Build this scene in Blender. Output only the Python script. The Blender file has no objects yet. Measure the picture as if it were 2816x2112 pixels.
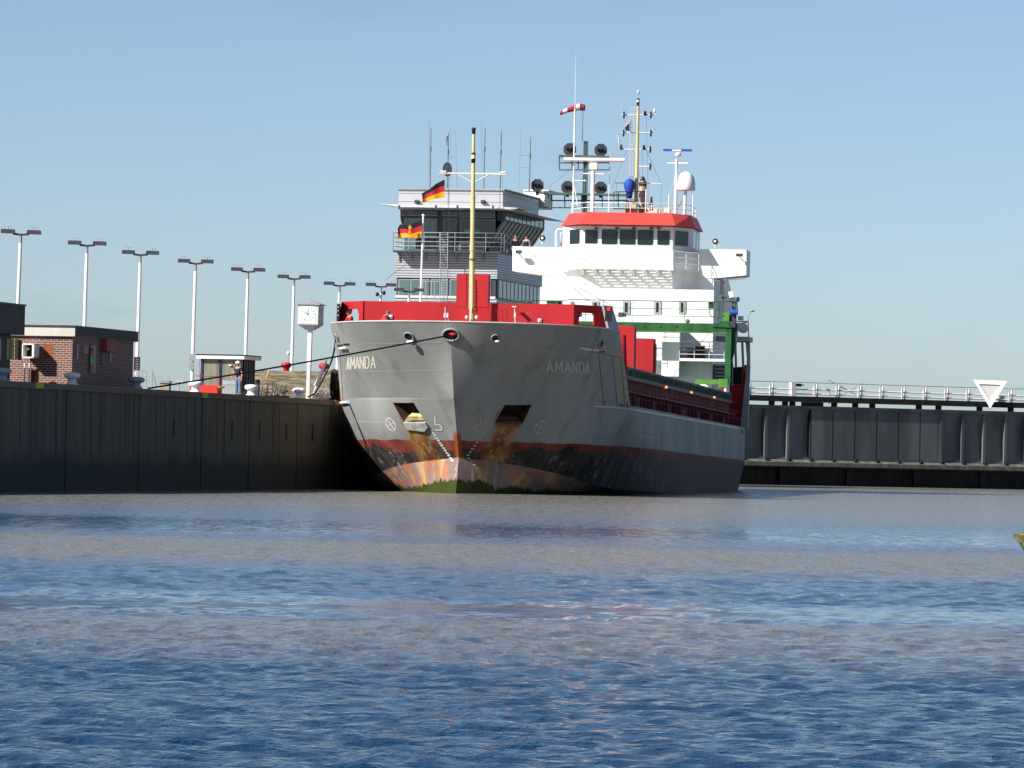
import bpy, math, random
import numpy as np
from mathutils import Vector, Matrix
from mathutils.bvhtree import BVHTree
R = math.radians
random.seed(7)
scn = bpy.context.scene
# ------------------------------------------------------------------ camera
F = 13640.0                      # focal length in pixels of the 2816 px wide photograph
CAM_H = 2.1
PITCH = math.atan(194 / F); ROLL = 0.0215
cd = bpy.data.cameras.new('camera'); cam = bpy.data.objects.new('camera', cd)
scn.collection.objects.link(cam); scn.camera = cam
cd.sensor_width = 36.0; cd.lens = F / 2816 * 36; cd.clip_start = 1.0; cd.clip_end = 30000
CR = Matrix.Rotation(math.pi / 2 + PITCH, 3, 'X') @ Matrix.Rotation(ROLL, 3, 'Z')
cam.matrix_world = Matrix.Translation((0, 0, CAM_H)) @ CR.to_4x4()
EYE = Vector((0, 0, CAM_H))
# ------------------------------------------------------------------ sky and sun
SUN_H = Vector((-math.sin(R(56)), -math.cos(R(56)), 0)); SUN_E = R(34.5)
SUN = Vector((SUN_H.x * math.cos(SUN_E), SUN_H.y * math.cos(SUN_E), math.sin(SUN_E)))
w = bpy.data.worlds.new('World'); scn.world = w; w.use_nodes = True
nt = w.node_tree; bg = nt.nodes['Background']
sky = nt.nodes.new('ShaderNodeTexSky'); sky.sky_type = 'NISHITA'; sky.sun_disc = False
sky.sun_elevation = SUN_E; sky.sun_rotation = math.atan2(SUN_H.x, SUN_H.y)
sky.air_density = 0.6; sky.dust_density = 0.6; sky.ozone_density = 1.9; sky.altitude = 0
wc = nt.nodes.new('ShaderNodeTexCoord'); wm_ = nt.nodes.new('ShaderNodeMapping'); wm_.inputs['Scale'].default_value = (16, 16, 60); nt.links.new(wc.outputs['Generated'], wm_.inputs[0])
wn_ = nt.nodes.new('ShaderNodeTexNoise'); wn_.inputs['Scale'].default_value = 1.0; wn_.inputs['Detail'].default_value = 5; nt.links.new(wm_.outputs[0], wn_.inputs['Vector'])
wr_ = nt.nodes.new('ShaderNodeMapRange'); wr_.inputs[1].default_value = .60; wr_.inputs[2].default_value = .78; wr_.inputs[4].default_value = .28; nt.links.new(wn_.outputs[0], wr_.inputs[0])
wx_ = nt.nodes.new('ShaderNodeMix'); wx_.data_type = 'RGBA'; wx_.inputs[7].default_value = (2.6, 3.1, 4.6, 1); nt.links.new(wr_.outputs[0], wx_.inputs[0]); nt.links.new(sky.outputs[0], wx_.inputs[6])
nt.links.new(wx_.outputs[2], bg.inputs[0]); bg.inputs[1].default_value = 0.071
sd = bpy.data.lights.new('sun', 'SUN'); so = bpy.data.objects.new('sun', sd)
scn.collection.objects.link(so); sd.energy = 5.0; sd.angle = R(0.53); sd.color = (1, .96, .90)
so.rotation_euler = (-SUN).to_track_quat('-Z', 'Y').to_euler(); so.location = SUN * 300
scn.view_settings.view_transform = 'Standard'; scn.view_settings.look = 'None'
scn.view_settings.exposure = 0.75; scn.view_settings.gamma = 1.0

# ------------------------------------------------------------------ helpers
def ray(px, py):
    return (CR @ Vector(((px - 1408) / F, -(py - 1056) / F, -1))).normalized()
def at(px, py, Y):
    d = ray(px, py); return EYE + d * (Y / d.y)
class Frame:
    def __init__(s, loc, rz, rx=0.0):
        s.loc = Vector(loc); s.rot = (rx, 0, rz)
        s.M = Matrix.Translation(s.loc) @ Matrix.Rotation(rz, 4, 'Z') @ Matrix.Rotation(rx, 4, 'X')
        s.I = s.M.inverted(); s.o = s.I @ EYE; s.R3 = s.I.to_3x3()
    def pt(s, px, py, axis='y', val=0.0):
        d = s.R3 @ ray(px, py); k = 'xyz'.index(axis)
        t = (val - s.o[k]) / d[k]; return s.o + d * t
    def w(s, p): return s.M @ Vector(p)
def mono(xs, ys, x):
    xs = np.array(xs, float); ys = np.array(ys, float); h = np.diff(xs); d = np.diff(ys) / h
    m = np.zeros(len(xs)); m[0] = d[0]; m[-1] = d[-1]
    for i in range(1, len(xs) - 1):
        m[i] = 0 if d[i-1] * d[i] <= 0 else 2 * d[i-1] * d[i] / (d[i-1] + d[i])
    x = np.clip(x, xs[0], xs[-1]); i = np.clip(np.searchsorted(xs, x) - 1, 0, len(h) - 1)
    t = (x - xs[i]) / h[i]
    return ((2*t**3-3*t**2+1)*ys[i] + (t**3-2*t**2+t)*h[i]*m[i] + (-2*t**3+3*t**2)*ys[i+1] + (t**3-t**2)*h[i]*m[i+1])
class MB:
    def __init__(s): s.v = []; s.f = []; s.m = []; s.s = []
    def add(s, vs, fs, m=0, sm=False):
        b = len(s.v); s.v += [tuple(p) for p in vs]
        for f in fs: s.f.append([b + i for i in f]); s.m.append(m); s.s.append(sm)
        return s
    def box(s, x0, x1, y0, y1, z0, z1, m=0):
        x0, x1 = sorted((x0, x1)); y0, y1 = sorted((y0, y1)); z0, z1 = sorted((z0, z1))
        vs = [(x, y, z) for z in (z0, z1) for y in (y0, y1) for x in (x0, x1)]
        return s.add(vs, [(0,2,3,1),(4,5,7,6),(0,1,5,4),(2,6,7,3),(0,4,6,2),(1,3,7,5)], m)
    def obox(s, c, size, rot, m=0):
        c = Vector(c); a, b, d = [x / 2 for x in size]
        vs = [c + rot @ Vector((x, y, z)) for z in (-d, d) for y in (-b, b) for x in (-a, a)]
        return s.add(vs, [(0,2,3,1),(4,5,7,6),(0,1,5,4),(2,6,7,3),(0,4,6,2),(1,3,7,5)], m)
    def tube(s, pts, r, n=7, m=0, r1=None):
        pts = [Vector(p) for p in pts]; L = len(pts); rings = []
        up = None
        for i, p in enumerate(pts):
            t = (pts[min(i+1, L-1)] - pts[max(i-1, 0)]).normalized()
            if up is None:
                up = Vector((0, 0, 1)) if abs(t.z) < .9 else Vector((1, 0, 0))
            a = t.cross(up).normalized(); b = a.cross(t).normalized(); up = b
            rr = r if r1 is None else r + (r1 - r) * i / max(L - 1, 1)
            rings.append([p + (a * math.cos(2*math.pi*k/n) + b * math.sin(2*math.pi*k/n)) * rr for k in range(n)])
        vs = [q for g in rings for q in g]
        fs = [(i*n+k, i*n+(k+1) % n, (i+1)*n+(k+1) % n, (i+1)*n+k) for i in range(L-1) for k in range(n)]
        s.add(vs, fs, m, True)
        s.add(rings[0], [tuple(range(n))[::-1]], m); s.add(rings[-1], [tuple(range(n))], m)
        return s
    def lathe(s, prof, c=(0,0,0), n=20, m=0, rot=None, sm=True):
        c = Vector(c); vs = []
        for r_, z in prof:
            for k in range(n):
                a = 2 * math.pi * k / n; q = Vector((r_*math.cos(a), r_*math.sin(a), z))
                vs.append(c + (rot @ q if rot else q))
        L = len(prof)
        s.add(vs, [(i*n+k, i*n+(k+1) % n, (i+1)*n+(k+1) % n, (i+1)*n+k) for i in range(L-1) for k in range(n)], m, sm)
        return s
    def ell(s, c, rad, n=12, m=0, rot=None):
        c = Vector(c); vs = []; k2 = n // 2
        for i in range(k2 + 1):
            t = math.pi * i / k2
            for k in range(n):
                a = 2*math.pi*k/n; q = Vector((rad[0]*math.sin(t)*math.cos(a), rad[1]*math.sin(t)*math.sin(a), rad[2]*math.cos(t)))
                vs.append(c + (rot @ q if rot else q))
        return s.add(vs, [(i*n+k, i*n+(k+1) % n, (i+1)*n+(k+1) % n, (i+1)*n+k) for i in range(k2) for k in range(n)], m, True)
    def prism(s, poly, d0, d1, plane='xz', m=0):
        def g(u, v, d):
            return (u, d, v) if plane == 'xz' else ((d, u, v) if plane == 'yz' else (u, v, d))
        n = len(poly); vs = [g(u, v, d0) for u, v in poly] + [g(u, v, d1) for u, v in poly]
        fs = [tuple(range(n)), tuple(range(2*n-1, n-1, -1))] + [(i, (i+1) % n, n+(i+1) % n, n+i) for i in range(n)]
        return s.add(vs, fs, m)
    def grid(s, rows, m=0, sm=True, flip=False):
        n = len(rows[0]); vs = [p for r_ in rows for p in r_]
        fs = [((i*n+j), (i*n+j+1), ((i+1)*n+j+1), ((i+1)*n+j)) for i in range(len(rows)-1) for j in range(n-1)]
        if flip: fs = [f[::-1] for f in fs]
        return s.add(vs, fs, m, sm)
    def rail(s, pts, h, bars=3, post=1.2, r=.02, m=0, top=None):
        pts = [Vector(p) for p in pts]; up = Vector((0, 0, 1))
        for b in range(bars):
            z = h * (1 - b / bars) ; s.tube([p + up * z for p in pts], r if b else (top or r), 5, m)
        for a, c in zip(pts[:-1], pts[1:]):
            k = max(1, round((c - a).length / post))
            for i in range(k + 1):
                q = a.lerp(c, i / k); s.tube([q, q + up * h], r, 5, m)
        return s
    def build(s, name, mats, parent=None, label=None):
        me = bpy.data.meshes.new(name); me.from_pydata(s.v, [], s.f)
        if not isinstance(mats, (list, tuple)): mats = [mats]
        for q in mats: me.materials.append(q)
        me.polygons.foreach_set('material_index', s.m); me.polygons.foreach_set('use_smooth', s.s)
        me.update()
        import bmesh
        bm = bmesh.new(); bm.from_mesh(me); bmesh.ops.recalc_face_normals(bm, faces=bm.faces); bm.to_mesh(me); bm.free()
        o = bpy.data.objects.new(name, me); scn.collection.objects.link(o)
        if parent: o.parent = parent
        if label: o['label'] = label
        return o
def thing(name, label, cat, loc=(0,0,0), rot=(0,0,0), group=None):
    o = bpy.data.objects.new(name, None); o.empty_display_size = .3
    scn.collection.objects.link(o); o.location = loc; o.rotation_euler = rot
    o['label'] = label; o['category'] = cat
    if group: o['group'] = group
    return o
def tag(o, label, cat, group=None):
    o['label'] = label; o['category'] = cat
    if group: o['group'] = group
    return o
def struct(o, label=None):
    o['kind'] = 'structure'
    if label: o['label'] = label
    return o
def copy_tree(o, parent=None):
    c = o.copy(); scn.collection.objects.link(c); c.parent = parent
    for ch in list(o.children): copy_tree(ch, c)
    return c
# ------------------------------------------------------------------ materials
class NT:
    def __init__(s, name):
        s.mat = bpy.data.materials.new(name); s.mat.use_nodes = True; s.t = s.mat.node_tree
        s.b = s.t.nodes['Principled BSDF']
    def new(s, ty, **k):
        n = s.t.nodes.new(ty)
        for a, b in k.items(): setattr(n, a, b)
        return n
    def put(s, sock, v):
        if hasattr(v, 'is_output') or isinstance(v, bpy.types.NodeSocket): s.t.links.new(v, sock)
        else:
            if isinstance(v, tuple) and len(v) == 3 and sock.type == 'RGBA': v = v + (1,)
            sock.default_value = v
    def math(s, op, a, b=0.0, c=None, clamp=False):
        n = s.new('ShaderNodeMath', operation=op, use_clamp=clamp); s.put(n.inputs[0], a); s.put(n.inputs[1], b)
        if c is not None: s.put(n.inputs[2], c)
        return n.outputs[0]
    def mix(s, f, a, b, mode='MIX'):
        n = s.new('ShaderNodeMix', data_type='RGBA', blend_type=mode); s.put(n.inputs[0], f); s.put(n.inputs[6], a); s.put(n.inputs[7], b)
        return n.outputs[2]
    def coord(s, scale=(1,1,1), rot=(0,0,0), which='Object'):
        c = s.new('ShaderNodeTexCoord'); m = s.new('ShaderNodeMapping'); s.t.links.new(c.outputs[which], m.inputs[0])
        m.inputs['Scale'].default_value = scale; m.inputs['Rotation'].default_value = rot; return m.outputs[0]
    def noise(s, scale=1.0, vec=(1,1,1), det=3, rot=(0,0,0), rough=.5):
        n = s.new('ShaderNodeTexNoise'); n.inputs['Scale'].default_value = scale; n.inputs['Detail'].default_value = det
        n.inputs['Roughness'].default_value = rough
        s.t.links.new(s.coord(vec, rot), n.inputs['Vector']); return n.outputs[0]
    def step(s, v, a, b):     # 0 below a, 1 above b
        n = s.new('ShaderNodeMapRange'); n.interpolation_type = 'SMOOTHSTEP'
        s.put(n.inputs[0], v); s.put(n.inputs[1], a); s.put(n.inputs[2], b); return n.outputs[0]
    def xyz(s, which='Object'):
        c = s.new('ShaderNodeTexCoord'); x = s.new('ShaderNodeSeparateXYZ'); s.t.links.new(c.outputs[which], x.inputs[0]); return x.outputs
    def bump(s, h, strength=.3, dist=.02):
        n = s.new('ShaderNodeBump'); n.inputs['Strength'].default_value = strength; n.inputs['Distance'].default_value = dist
        s.t.links.new(h, n.inputs['Height']); s.t.links.new(n.outputs[0], s.b.inputs['Normal'])
    def out(s, col, rough=.6, metal=0.0, spec=None):
        s.put(s.b.inputs['Base Color'], col); s.put(s.b.inputs['Roughness'], rough); s.b.inputs['Metallic'].default_value = metal
        if spec is not None: s.b.inputs['Specular IOR Level'].default_value = spec
        return s.mat
def paint(name, c, rough=.5, var=.18, metal=0.0, scale=1.2, stretch=(1,1,.35), dirt=None, dirt_amt=.3, bump=0.0):
    k = NT(name); n = k.noise(scale, stretch, 4); f = k.math('MULTIPLY', k.math('SUBTRACT', n, .5), 2*var)
    hi = k.mix(k.step(n, .3, .7), tuple(x*(1-var) for x in c), tuple(min(1, x*(1+var*.6)) for x in c))
    if dirt:
        n2 = k.noise(scale*2.3, (stretch[0]*2, stretch[1]*2, stretch[2]*.5), 5)
        hi = k.mix(k.math('MULTIPLY', k.step(n2, .55, .75), dirt_amt), hi, dirt)
    if bump: k.bump(k.noise(scale*8, (1,1,1), 3), bump, .02)
    return k.out(hi, rough, metal, spec=.22)
WHITE = paint('white_paint', (.72,.72,.69), .45, .05, dirt=(.50,.44,.34), dirt_amt=.28, scale=.9, stretch=(1.6,1.6,.3))
CREAM = paint('cream_paint', (.62,.58,.48), .5, .08, dirt=(.4,.3,.18), dirt_amt=.3)
MASTY = paint('mast_yellow', (.52,.455,.21), .5, .12, scale=2, dirt=(.3,.25,.12), dirt_amt=.4)
RED = paint('red_paint', (.37,.014,.018), .6, .14, scale=.7, dirt=(.3,.03,.03), dirt_amt=.5)
ROOFRED = paint('roof_red', (.66,.06,.05), .45, .05, scale=.8)
DKRED = paint('dark_red_steel', (.12,.012,.018), .55, .35, scale=1.0, dirt=(.05,.012,.015), dirt_amt=.6)
GREEN = paint('green_paint', (.022,.095,.028), .55, .3, scale=1.5, dirt=(.05,.08,.03), dirt_amt=.3)
LGREEN = paint('bright_green_paint', (.09,.22,.045), .45, .2, scale=1.5)
HATCHG = paint('hatch_green', (.05,.10,.075), .6, .35, scale=1.4, dirt=(.02,.03,.025), dirt_amt=.6)
BLUE = paint('blue_cover', (.02,.07,.35), .6, .2)
GREY = paint('grey_steel', (.27,.28,.29), .5, .12, dirt=(.2,.15,.1), dirt_amt=.2)
LGREY = paint('light_grey_steel', (.50,.50,.50), .45, .08)
DKGREY = paint('dark_steel', (.05,.055,.065), .5, .25)
BLACK = paint('black_steel', (.012,.012,.016), .5, .3)
RUSTY = paint('rusty_steel', (.22,.08,.03), .8, .35, scale=3)
ROPE = paint('dark_rope', (.012,.012,.02), .8, .2, scale=8)
k = NT('dark_glass'); GLASS = k.out(k.mix(k.noise(.8, (1,1,1), 3), (.004,.009,.008), (.012,.024,.021)), .06)
k = NT('pale_glass'); PGLASS = k.out(k.mix(k.noise(1.5, (1,1,.2), 3), (.02,.05,.05), (.12,.2,.2)), .08)
# ------------------------------------------------------------------ water
k = NT('harbour_water')
pos = k.xyz()
inv = k.math('DIVIDE', 28.644, pos[1])                       # distance turned into image pixel rows; streak and mud bands follow those rows
wn = k.noise(1.0, (.02, .05, 1), 3, (0,0,.05)); wn2 = k.noise(1.0, (.10, .12, 1), 4, (0,0,.05))
tv = k.math('MULTIPLY', inv, k.math('ADD', .885, k.math('ADD', k.math('MULTIPLY', wn, .15), k.math('MULTIPLY', wn2, .08))))
def ramp(pts):
    n = k.new('ShaderNodeValToRGB'); k.t.links.new(tv, n.inputs[0]); e = n.color_ramp.elements
    while len(e) < len(pts): e.new(.5)
    for el, (x, v) in zip(e, pts): el.position = x; el.color = (v, v, v, 1)
    return n.outputs[0]
brown = ramp([(0,1), (.15,1), (.172,.6), (.188,.45), (.20,.02), (.225,.02), (.25,1), (.30,1), (.335,.15), (.39,.2), (.405,.02), (.44,.05), (.465,.8), (.53,.7), (.60,.03), (1,0)])
calm = ramp([(0,.2), (.14,.2), (.18,.4), (.2,1), (.225,.95), (.24,.1), (.295,.1), (.335,.6), (.39,.5), (.405,1), (.44,.8), (.46,.3), (.56,.25), (.6,.1), (1,.1)])
g1 = k.noise(1.0, (7, .8, 1), 4, (0,0,.02), .65); g2 = k.noise(1.0, (2.2, .35, 1), 4, (0,0,-.03), .6)
grain = k.math('ADD', k.math('MULTIPLY', g1, .55), k.math('MULTIPLY', g2, .45))
br = k.math('MULTIPLY', brown, k.math('MINIMUM', k.math('ADD', k.step(grain, .28, .60), .14), 1.0))
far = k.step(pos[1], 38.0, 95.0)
deep = k.mix(far, (.003,.028,.075), (.014,.06,.12))  # reflected sky blue put into the base colour, lighter far off
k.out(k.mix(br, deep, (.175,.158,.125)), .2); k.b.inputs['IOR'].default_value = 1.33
rgh = k.math('SUBTRACT', k.math('ADD', .11, k.math('MULTIPLY', far, .15)), k.math('MULTIPLY', calm, .17)); rgh = k.math('ADD', rgh, k.math('MULTIPLY', k.math('MULTIPLY', k.math('SUBTRACT', grain, .5), far), .8))
k.put(k.b.inputs['Roughness'], k.math('MAXIMUM', rgh, .06))
k.put(k.b.inputs['Specular IOR Level'], k.math('SUBTRACT', .72, k.math('MULTIPLY', br, .60)))
n0 = k.noise(1.0, (1.6, 1.1, 1), 3, (0,0,.2), .5); n1 = k.noise(1.0, (4.5, 3.2, 1), 4, (0,0,.3), .6); n2 = k.noise(1.0, (14, 9, 1), 3, (0,0,-.25), .6)
h = k.math('ADD', k.math('MULTIPLY', n1, .075), k.math('MULTIPLY', n2, .016)); h = k.math('ADD', h, k.math('MULTIPLY', n0, .115))
h = k.math('MULTIPLY', h, k.math('SUBTRACT', 1.0, k.math('MULTIPLY', calm, .85)))
h = k.math('MULTIPLY', h, k.math('SUBTRACT', 1.8, k.math('MULTIPLY', far, .8)))
bn = k.new('ShaderNodeBump'); bn.inputs['Strength'].default_value = 1.0; bn.inputs['Distance'].default_value = 1.0
k.t.links.new(h, bn.inputs['Height']); k.t.links.new(bn.outputs[0], k.b.inputs['Normal'])
WATER = k.mat
def water_mesh():
    rs = np.random.RandomState(3); NC, NR = 900, 900
    ys = 21.0 * np.exp(np.linspace(0, math.log(24), NR)); us = np.linspace(-1, 1, NC); us = np.sign(us) * (.16 * abs(us) + .22 * abs(us) ** 6)
    X = np.outer(ys, us); Y = np.repeat(ys[:, None], NC, 1); Z = np.zeros_like(X)
    dy = np.gradient(ys)[:, None]
    env = np.ones_like(X); lo = np.zeros_like(X)
    for i in range(10):                                  # gusts: wide streaks across the view
        kx, ky = rs.uniform(-.03, .03), rs.uniform(.05, .30); lo += np.sin(kx * X + ky * Y + rs.uniform(0, 6.3))
    env = np.clip(.9 + .07 * lo, .6, 1.2)
    for i in range(64):
        lam = math.exp(rs.uniform(math.log(.2), math.log(.8))); kk = 2 * math.pi / lam
        th = math.radians(-105 + rs.normal(0, 38)); ph = rs.uniform(0, 6.3)
        fade = np.clip((lam * 2.2 / dy - 2) / 3, 0, 1) if lam < 2 else np.clip((lam * 2.2 / dy - 1) / 2, .12, 1)
        Z += fade * (.036 / kk) * np.sin(kk * (math.cos(th) * X + math.sin(th) * Y) + ph)
    Z *= env * (1 - .8 * np.exp(-((28.644 / Y * (1 + .03 * np.sin(.09 * X)) - .425) / .018) ** 2))
    co = np.stack([X, Y, Z], -1).reshape(-1, 3)
    a = (np.arange(NR - 1)[:, None] * NC + np.arange(NC - 1)).ravel(); q = np.stack([a, a + 1, a + NC + 1, a + NC], -1)
    xs = [-9000, -900, -90, 90, 900, 9000]; yy = [-400, 15, 120, 520, 2000, 15000]
    ex = np.array([(x, y, -.16) for y in yy for x in xs], float); b0 = len(co)
    eq = np.array([(b0 + i*6 + j, b0 + i*6 + j+1, b0 + (i+1)*6 + j+1, b0 + (i+1)*6 + j) for i in range(5) for j in range(5)])
    co = np.vstack([co, ex]); q = np.vstack([q, eq])
    me = bpy.data.meshes.new('water'); me.vertices.add(len(co)); me.vertices.foreach_set('co', co.ravel())
    me.loops.add(q.size); me.loops.foreach_set('vertex_index', q.ravel().astype(np.int32))
    me.polygons.add(len(q)); me.polygons.foreach_set('loop_start', np.arange(0, q.size, 4, dtype=np.int32))
    me.polygons.foreach_set('loop_total', np.full(len(q), 4, np.int32)); me.polygons.foreach_set('use_smooth', np.ones(len(q), bool))
    me.update(calc_edges=True); me.materials.append(WATER)
    o = bpy.data.objects.new('water', me); scn.collection.objects.link(o); struct(o)
water_mesh()

# ------------------------------------------------------------------ quay on the left
def quay_x(y): return -9.95 - .2309 * (270 - y) if y < 270 else -9.95 + .145 * (y - 270)
QZ = 4.86
k = NT('quay_concrete')
o = k.xyz()
st = k.noise(1.0, (2.2, 2.2, .10), 5); st2 = k.noise(1.0, (.5, .5, .2), 4)
c = k.mix(k.step(st, .35, .7), (.042,.043,.036), (.10,.094,.072))
c = k.mix(k.math('MULTIPLY', k.step(st2, .5, .7), .6), c, (.085,.065,.04))
c = k.mix(k.math('MULTIPLY', k.math('MULTIPLY', k.step(o[1], -60.0, -4.0), k.step(st2, .3, .6)), .6), c, (.115,.085,.045))
c = k.mix(k.math('MULTIPLY', k.step(k.noise(1.0, (9,9,.12), 5), .60, .74), .5), c, (.16,.13,.09))
c = k.mix(k.math('SUBTRACT', 1.0, k.step(k.math('ADD', o[2], k.math('MULTIPLY', st2, 1.2)), 1.6, 2.8)), c, (.018,.024,.016))
k.bump(st, .5, .03); QUAYM = k.out(c, .8)
k = NT('quay_paving'); PAVE = k.out(k.mix(k.noise(2, (1,1,1), 5), (.22,.21,.19), (.32,.30,.27)), .85)
m = MB()
edge = [(quay_x(y), y) for y in (120, 270, 480)]
poly = edge + [(-400, 480), (-400, 120)]
vs = [(x, y, QZ - .02) for x, y in poly]; m.add(vs, [tuple(range(len(vs)))])
struct(m.build('quay_ground', PAVE))
ang = math.atan(.2309); QF = Frame((-9.95, 270, 0), -ang)      # local +y runs along the wall, +x faces the water
qw = thing('quay_wall', 'tall dark stained quay wall with vertical ribs left of the ship', 'wall', QF.loc, QF.rot)
m = MB(); m.box(-1.2, 0, -150, 0, -2, QZ - .28)
m.build('wall_face', QUAYM, qw)
JOINT = paint('wall_joint', (.008,.009,.008), .9, .3)
for pa_, pb_ in ((513,536),(594,615),(673,693),(748,767),(820,839),(890,908),(428,452),(340,366),(248,275),(152,180),(52,82)):
    for px in (pa_, pb_):
        y = QF.pt(px, 1180, 'x', 0).y; zb_ = random.uniform(1.2, 2.2); m = MB()
        zs = np.linspace(QZ - .32, zb_, 7); L_ = [(.006, y + random.uniform(-.05,.05) + .02*j, z_) for j, z_ in enumerate(zs)]
        m.grid([L_, [(.006, q[1] + .07, q[2]) for q in L_]], sm=False); m.build('wall_joint', JOINT, qw)
for i in range(12):                                            # slightly proud wall bays
    y = -4 - i * 9.3 - random.random() * 3; m = MB(); m.box(0, .04, y - 1.2 - random.random(), y, -2, QZ - .3); m.build('wall_bay', QUAYM, qw)

k = NT('kerb_steel'); KERB = k.out(k.mix(k.noise(1, (.3,.3,1), 4), (.035,.033,.035), (.11,.05,.03)), .6)
m = MB(); m.box(-.45, .10, -150, -.0, QZ - .28, QZ); m.build('edge_beam', KERB, qw)
YEL = paint('yellow_marking', (.5,.42,.03), .6, .2, scale=6)
ORA = paint('orange_marking', (.5,.2,.03), .6, .2, scale=6)
for a, b, mm in ((97, 119, YEL), (557, 572, YEL), (923, 931, ORA)):
    ya = QF.pt(a, 1090, 'x', .1).y; yb = QF.pt(b, 1090, 'x', .1).y
    m = MB(); m.box(.04, .112, ya, yb, QZ - .26, QZ + .006); m.build('edge_marking', mm, qw)
# lower recessed slots in the wall
m = MB()
for px in (480, 577, 640, 715, 789, 861):
    y = QF.pt(px, 1180, 'x', .05).y; m.box(.03, .056, y - .04, y + .05, 2.6, 3.5)
m.build('drain_slot', BLACK, qw)
# chamber wall behind the bow, parallel to the ship
BF = Frame((-9.95, 270.02, 0), -math.atan(.145))
cw = thing('chamber_wall', 'dark lock chamber wall running on behind the flared bow', 'wall', BF.loc, BF.rot)
m = MB(); m.box(-1.2, 0, 0, 210, -2, QZ - .28)
for i in range(40): m.box(0, .05, i * 2.4 + .8, i * 2.4 + 1.9, -2, QZ - .3)
m.build('wall_face', QUAYM, cw)
m = MB(); m.box(-.45, .10, 0, 210, QZ - .28, QZ); m.build('edge_beam', KERB, cw)

# ------------------------------------------------------------------ the ship
A0 = R(8.25)
SF = Frame((-1.67, 268, 0), -A0, -.010)
ship = thing('cargo_ship', 'grey general cargo ship with red breakwater and white bridge, bow towards the viewer', 'cargo ship', SF.loc, SF.rot)
def resample(pts, n, pw=1.0):
    P = np.array(pts, float); d = np.r_[0, np.cumsum(np.linalg.norm(np.diff(P, axis=0), axis=1))]
    t = (np.linspace(0, 1, n) ** pw) * d[-1]
    return np.c_[[np.interp(t, d, P[:, j]) for j in range(P.shape[1])]].T
SPLIT, END = 3.0, 79.0
AFT = lambda full: [(30, full), (60, full), (67, full - .15), (73, full - 1.1), (79, full - 2.6)]
AFL = lambda full: [(30, full), (56, full), (62, full - .25), (68, full - .75), (79, full - 3.2)]
rowdefs = [
 (lambda s: -1.6, [(-8.0,0),(-6.9,1.0),(-5,2.6),(0,4.2),(5,5.3),(10,6.2),(15,7.0),(22,7.7)] + AFL(8.0)),
 (lambda s: 0.0, [(-8.0,0),(-6.8,1.05),(-4.2,2.8),(0,4.72),(5,5.7),(10,6.6),(15,7.35),(22,7.85)] + AFL(8.0)),
 (lambda s: float(np.interp(s, (-7.3, -3, 0, 5, 60), (1.82, 1.10, .66, .36, .2))), [(-7.3,0),(-5,3.1),(-2.5,4.9),(0,5.75),(5,6.65),(10,7.2),(15,7.6),(22,7.95)] + AFL(8.0)),
 (lambda s: 2.7, [(-7.9,0),(-6.5,2.9),(-4.6,4.85),(-2.5,6.1),(0,6.85),(5,7.65),(10,7.97),(22,8.0)] + AFT(8.0)),
 (lambda s: 3.8, [(-8.7,0),(-7.4,2.8),(-5.4,4.85),(-2.9,6.35),(0,7.2),(2,7.7),(6,8.0),(22,8.0)] + AFT(8.0)),
 (lambda s: 4.9, [(-9.5,0),(-8.1,2.6),(-6,4.75),(-3,6.55),(0,7.55),(1.5,7.95),(4,8.0),(22,8.0)] + AFT(8.0)),
]
rows = []
for zf, ctl in rowdefs:
    xs, ys = zip(*ctl); full = float(ctl[-3][1])
    a = np.linspace(ctl[0][0], SPLIT, 120); b = np.linspace(SPLIT, END, 120)
    pa = resample(np.c_[a, mono(xs, ys, a)], 34); pb = resample(np.c_[b, mono(xs, ys, b)], 30)
    rr = [(p, s, zf(s)) for s, p in list(pa) + list(pb)[1:]]
    rows.append(rr)
# hull, starboard and port as one closed solid
def ring(rr): return [(-p, s, z) for p, s, z in rr[::-1]] + [(p, s, z) for p, s, z in rr[1:]]
rings = [ring(r_) for r_ in rows]
n = len(rings[0]); vs = [p for g in rings for p in g]; fs = []; mi = []
for i in range(len(rings) - 1):
    for j in range(n - 1):
        fs.append((i*n+j, i*n+j+1, (i+1)*n+j+1, (i+1)*n+j)); mi.append(1 if i < 2 else 0)
fs.append(tuple((i * n) for i in range(len(rings))) + tuple((i*n+n-1) for i in range(len(rings)-1, -1, -1))); mi.append(0)
half = (n - 1) // 2
for i in (0, len(rings) - 1):
    for j in range(half - 1 + 1):
        a, b = i*n + j, i*n + j + 1; c, d = i*n + n - 1 - j, i*n + n - 2 - j
        if b == d: fs.append((a, b, c))
        else: fs.append((a, b, d, c))
        mi.append(2)
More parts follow.
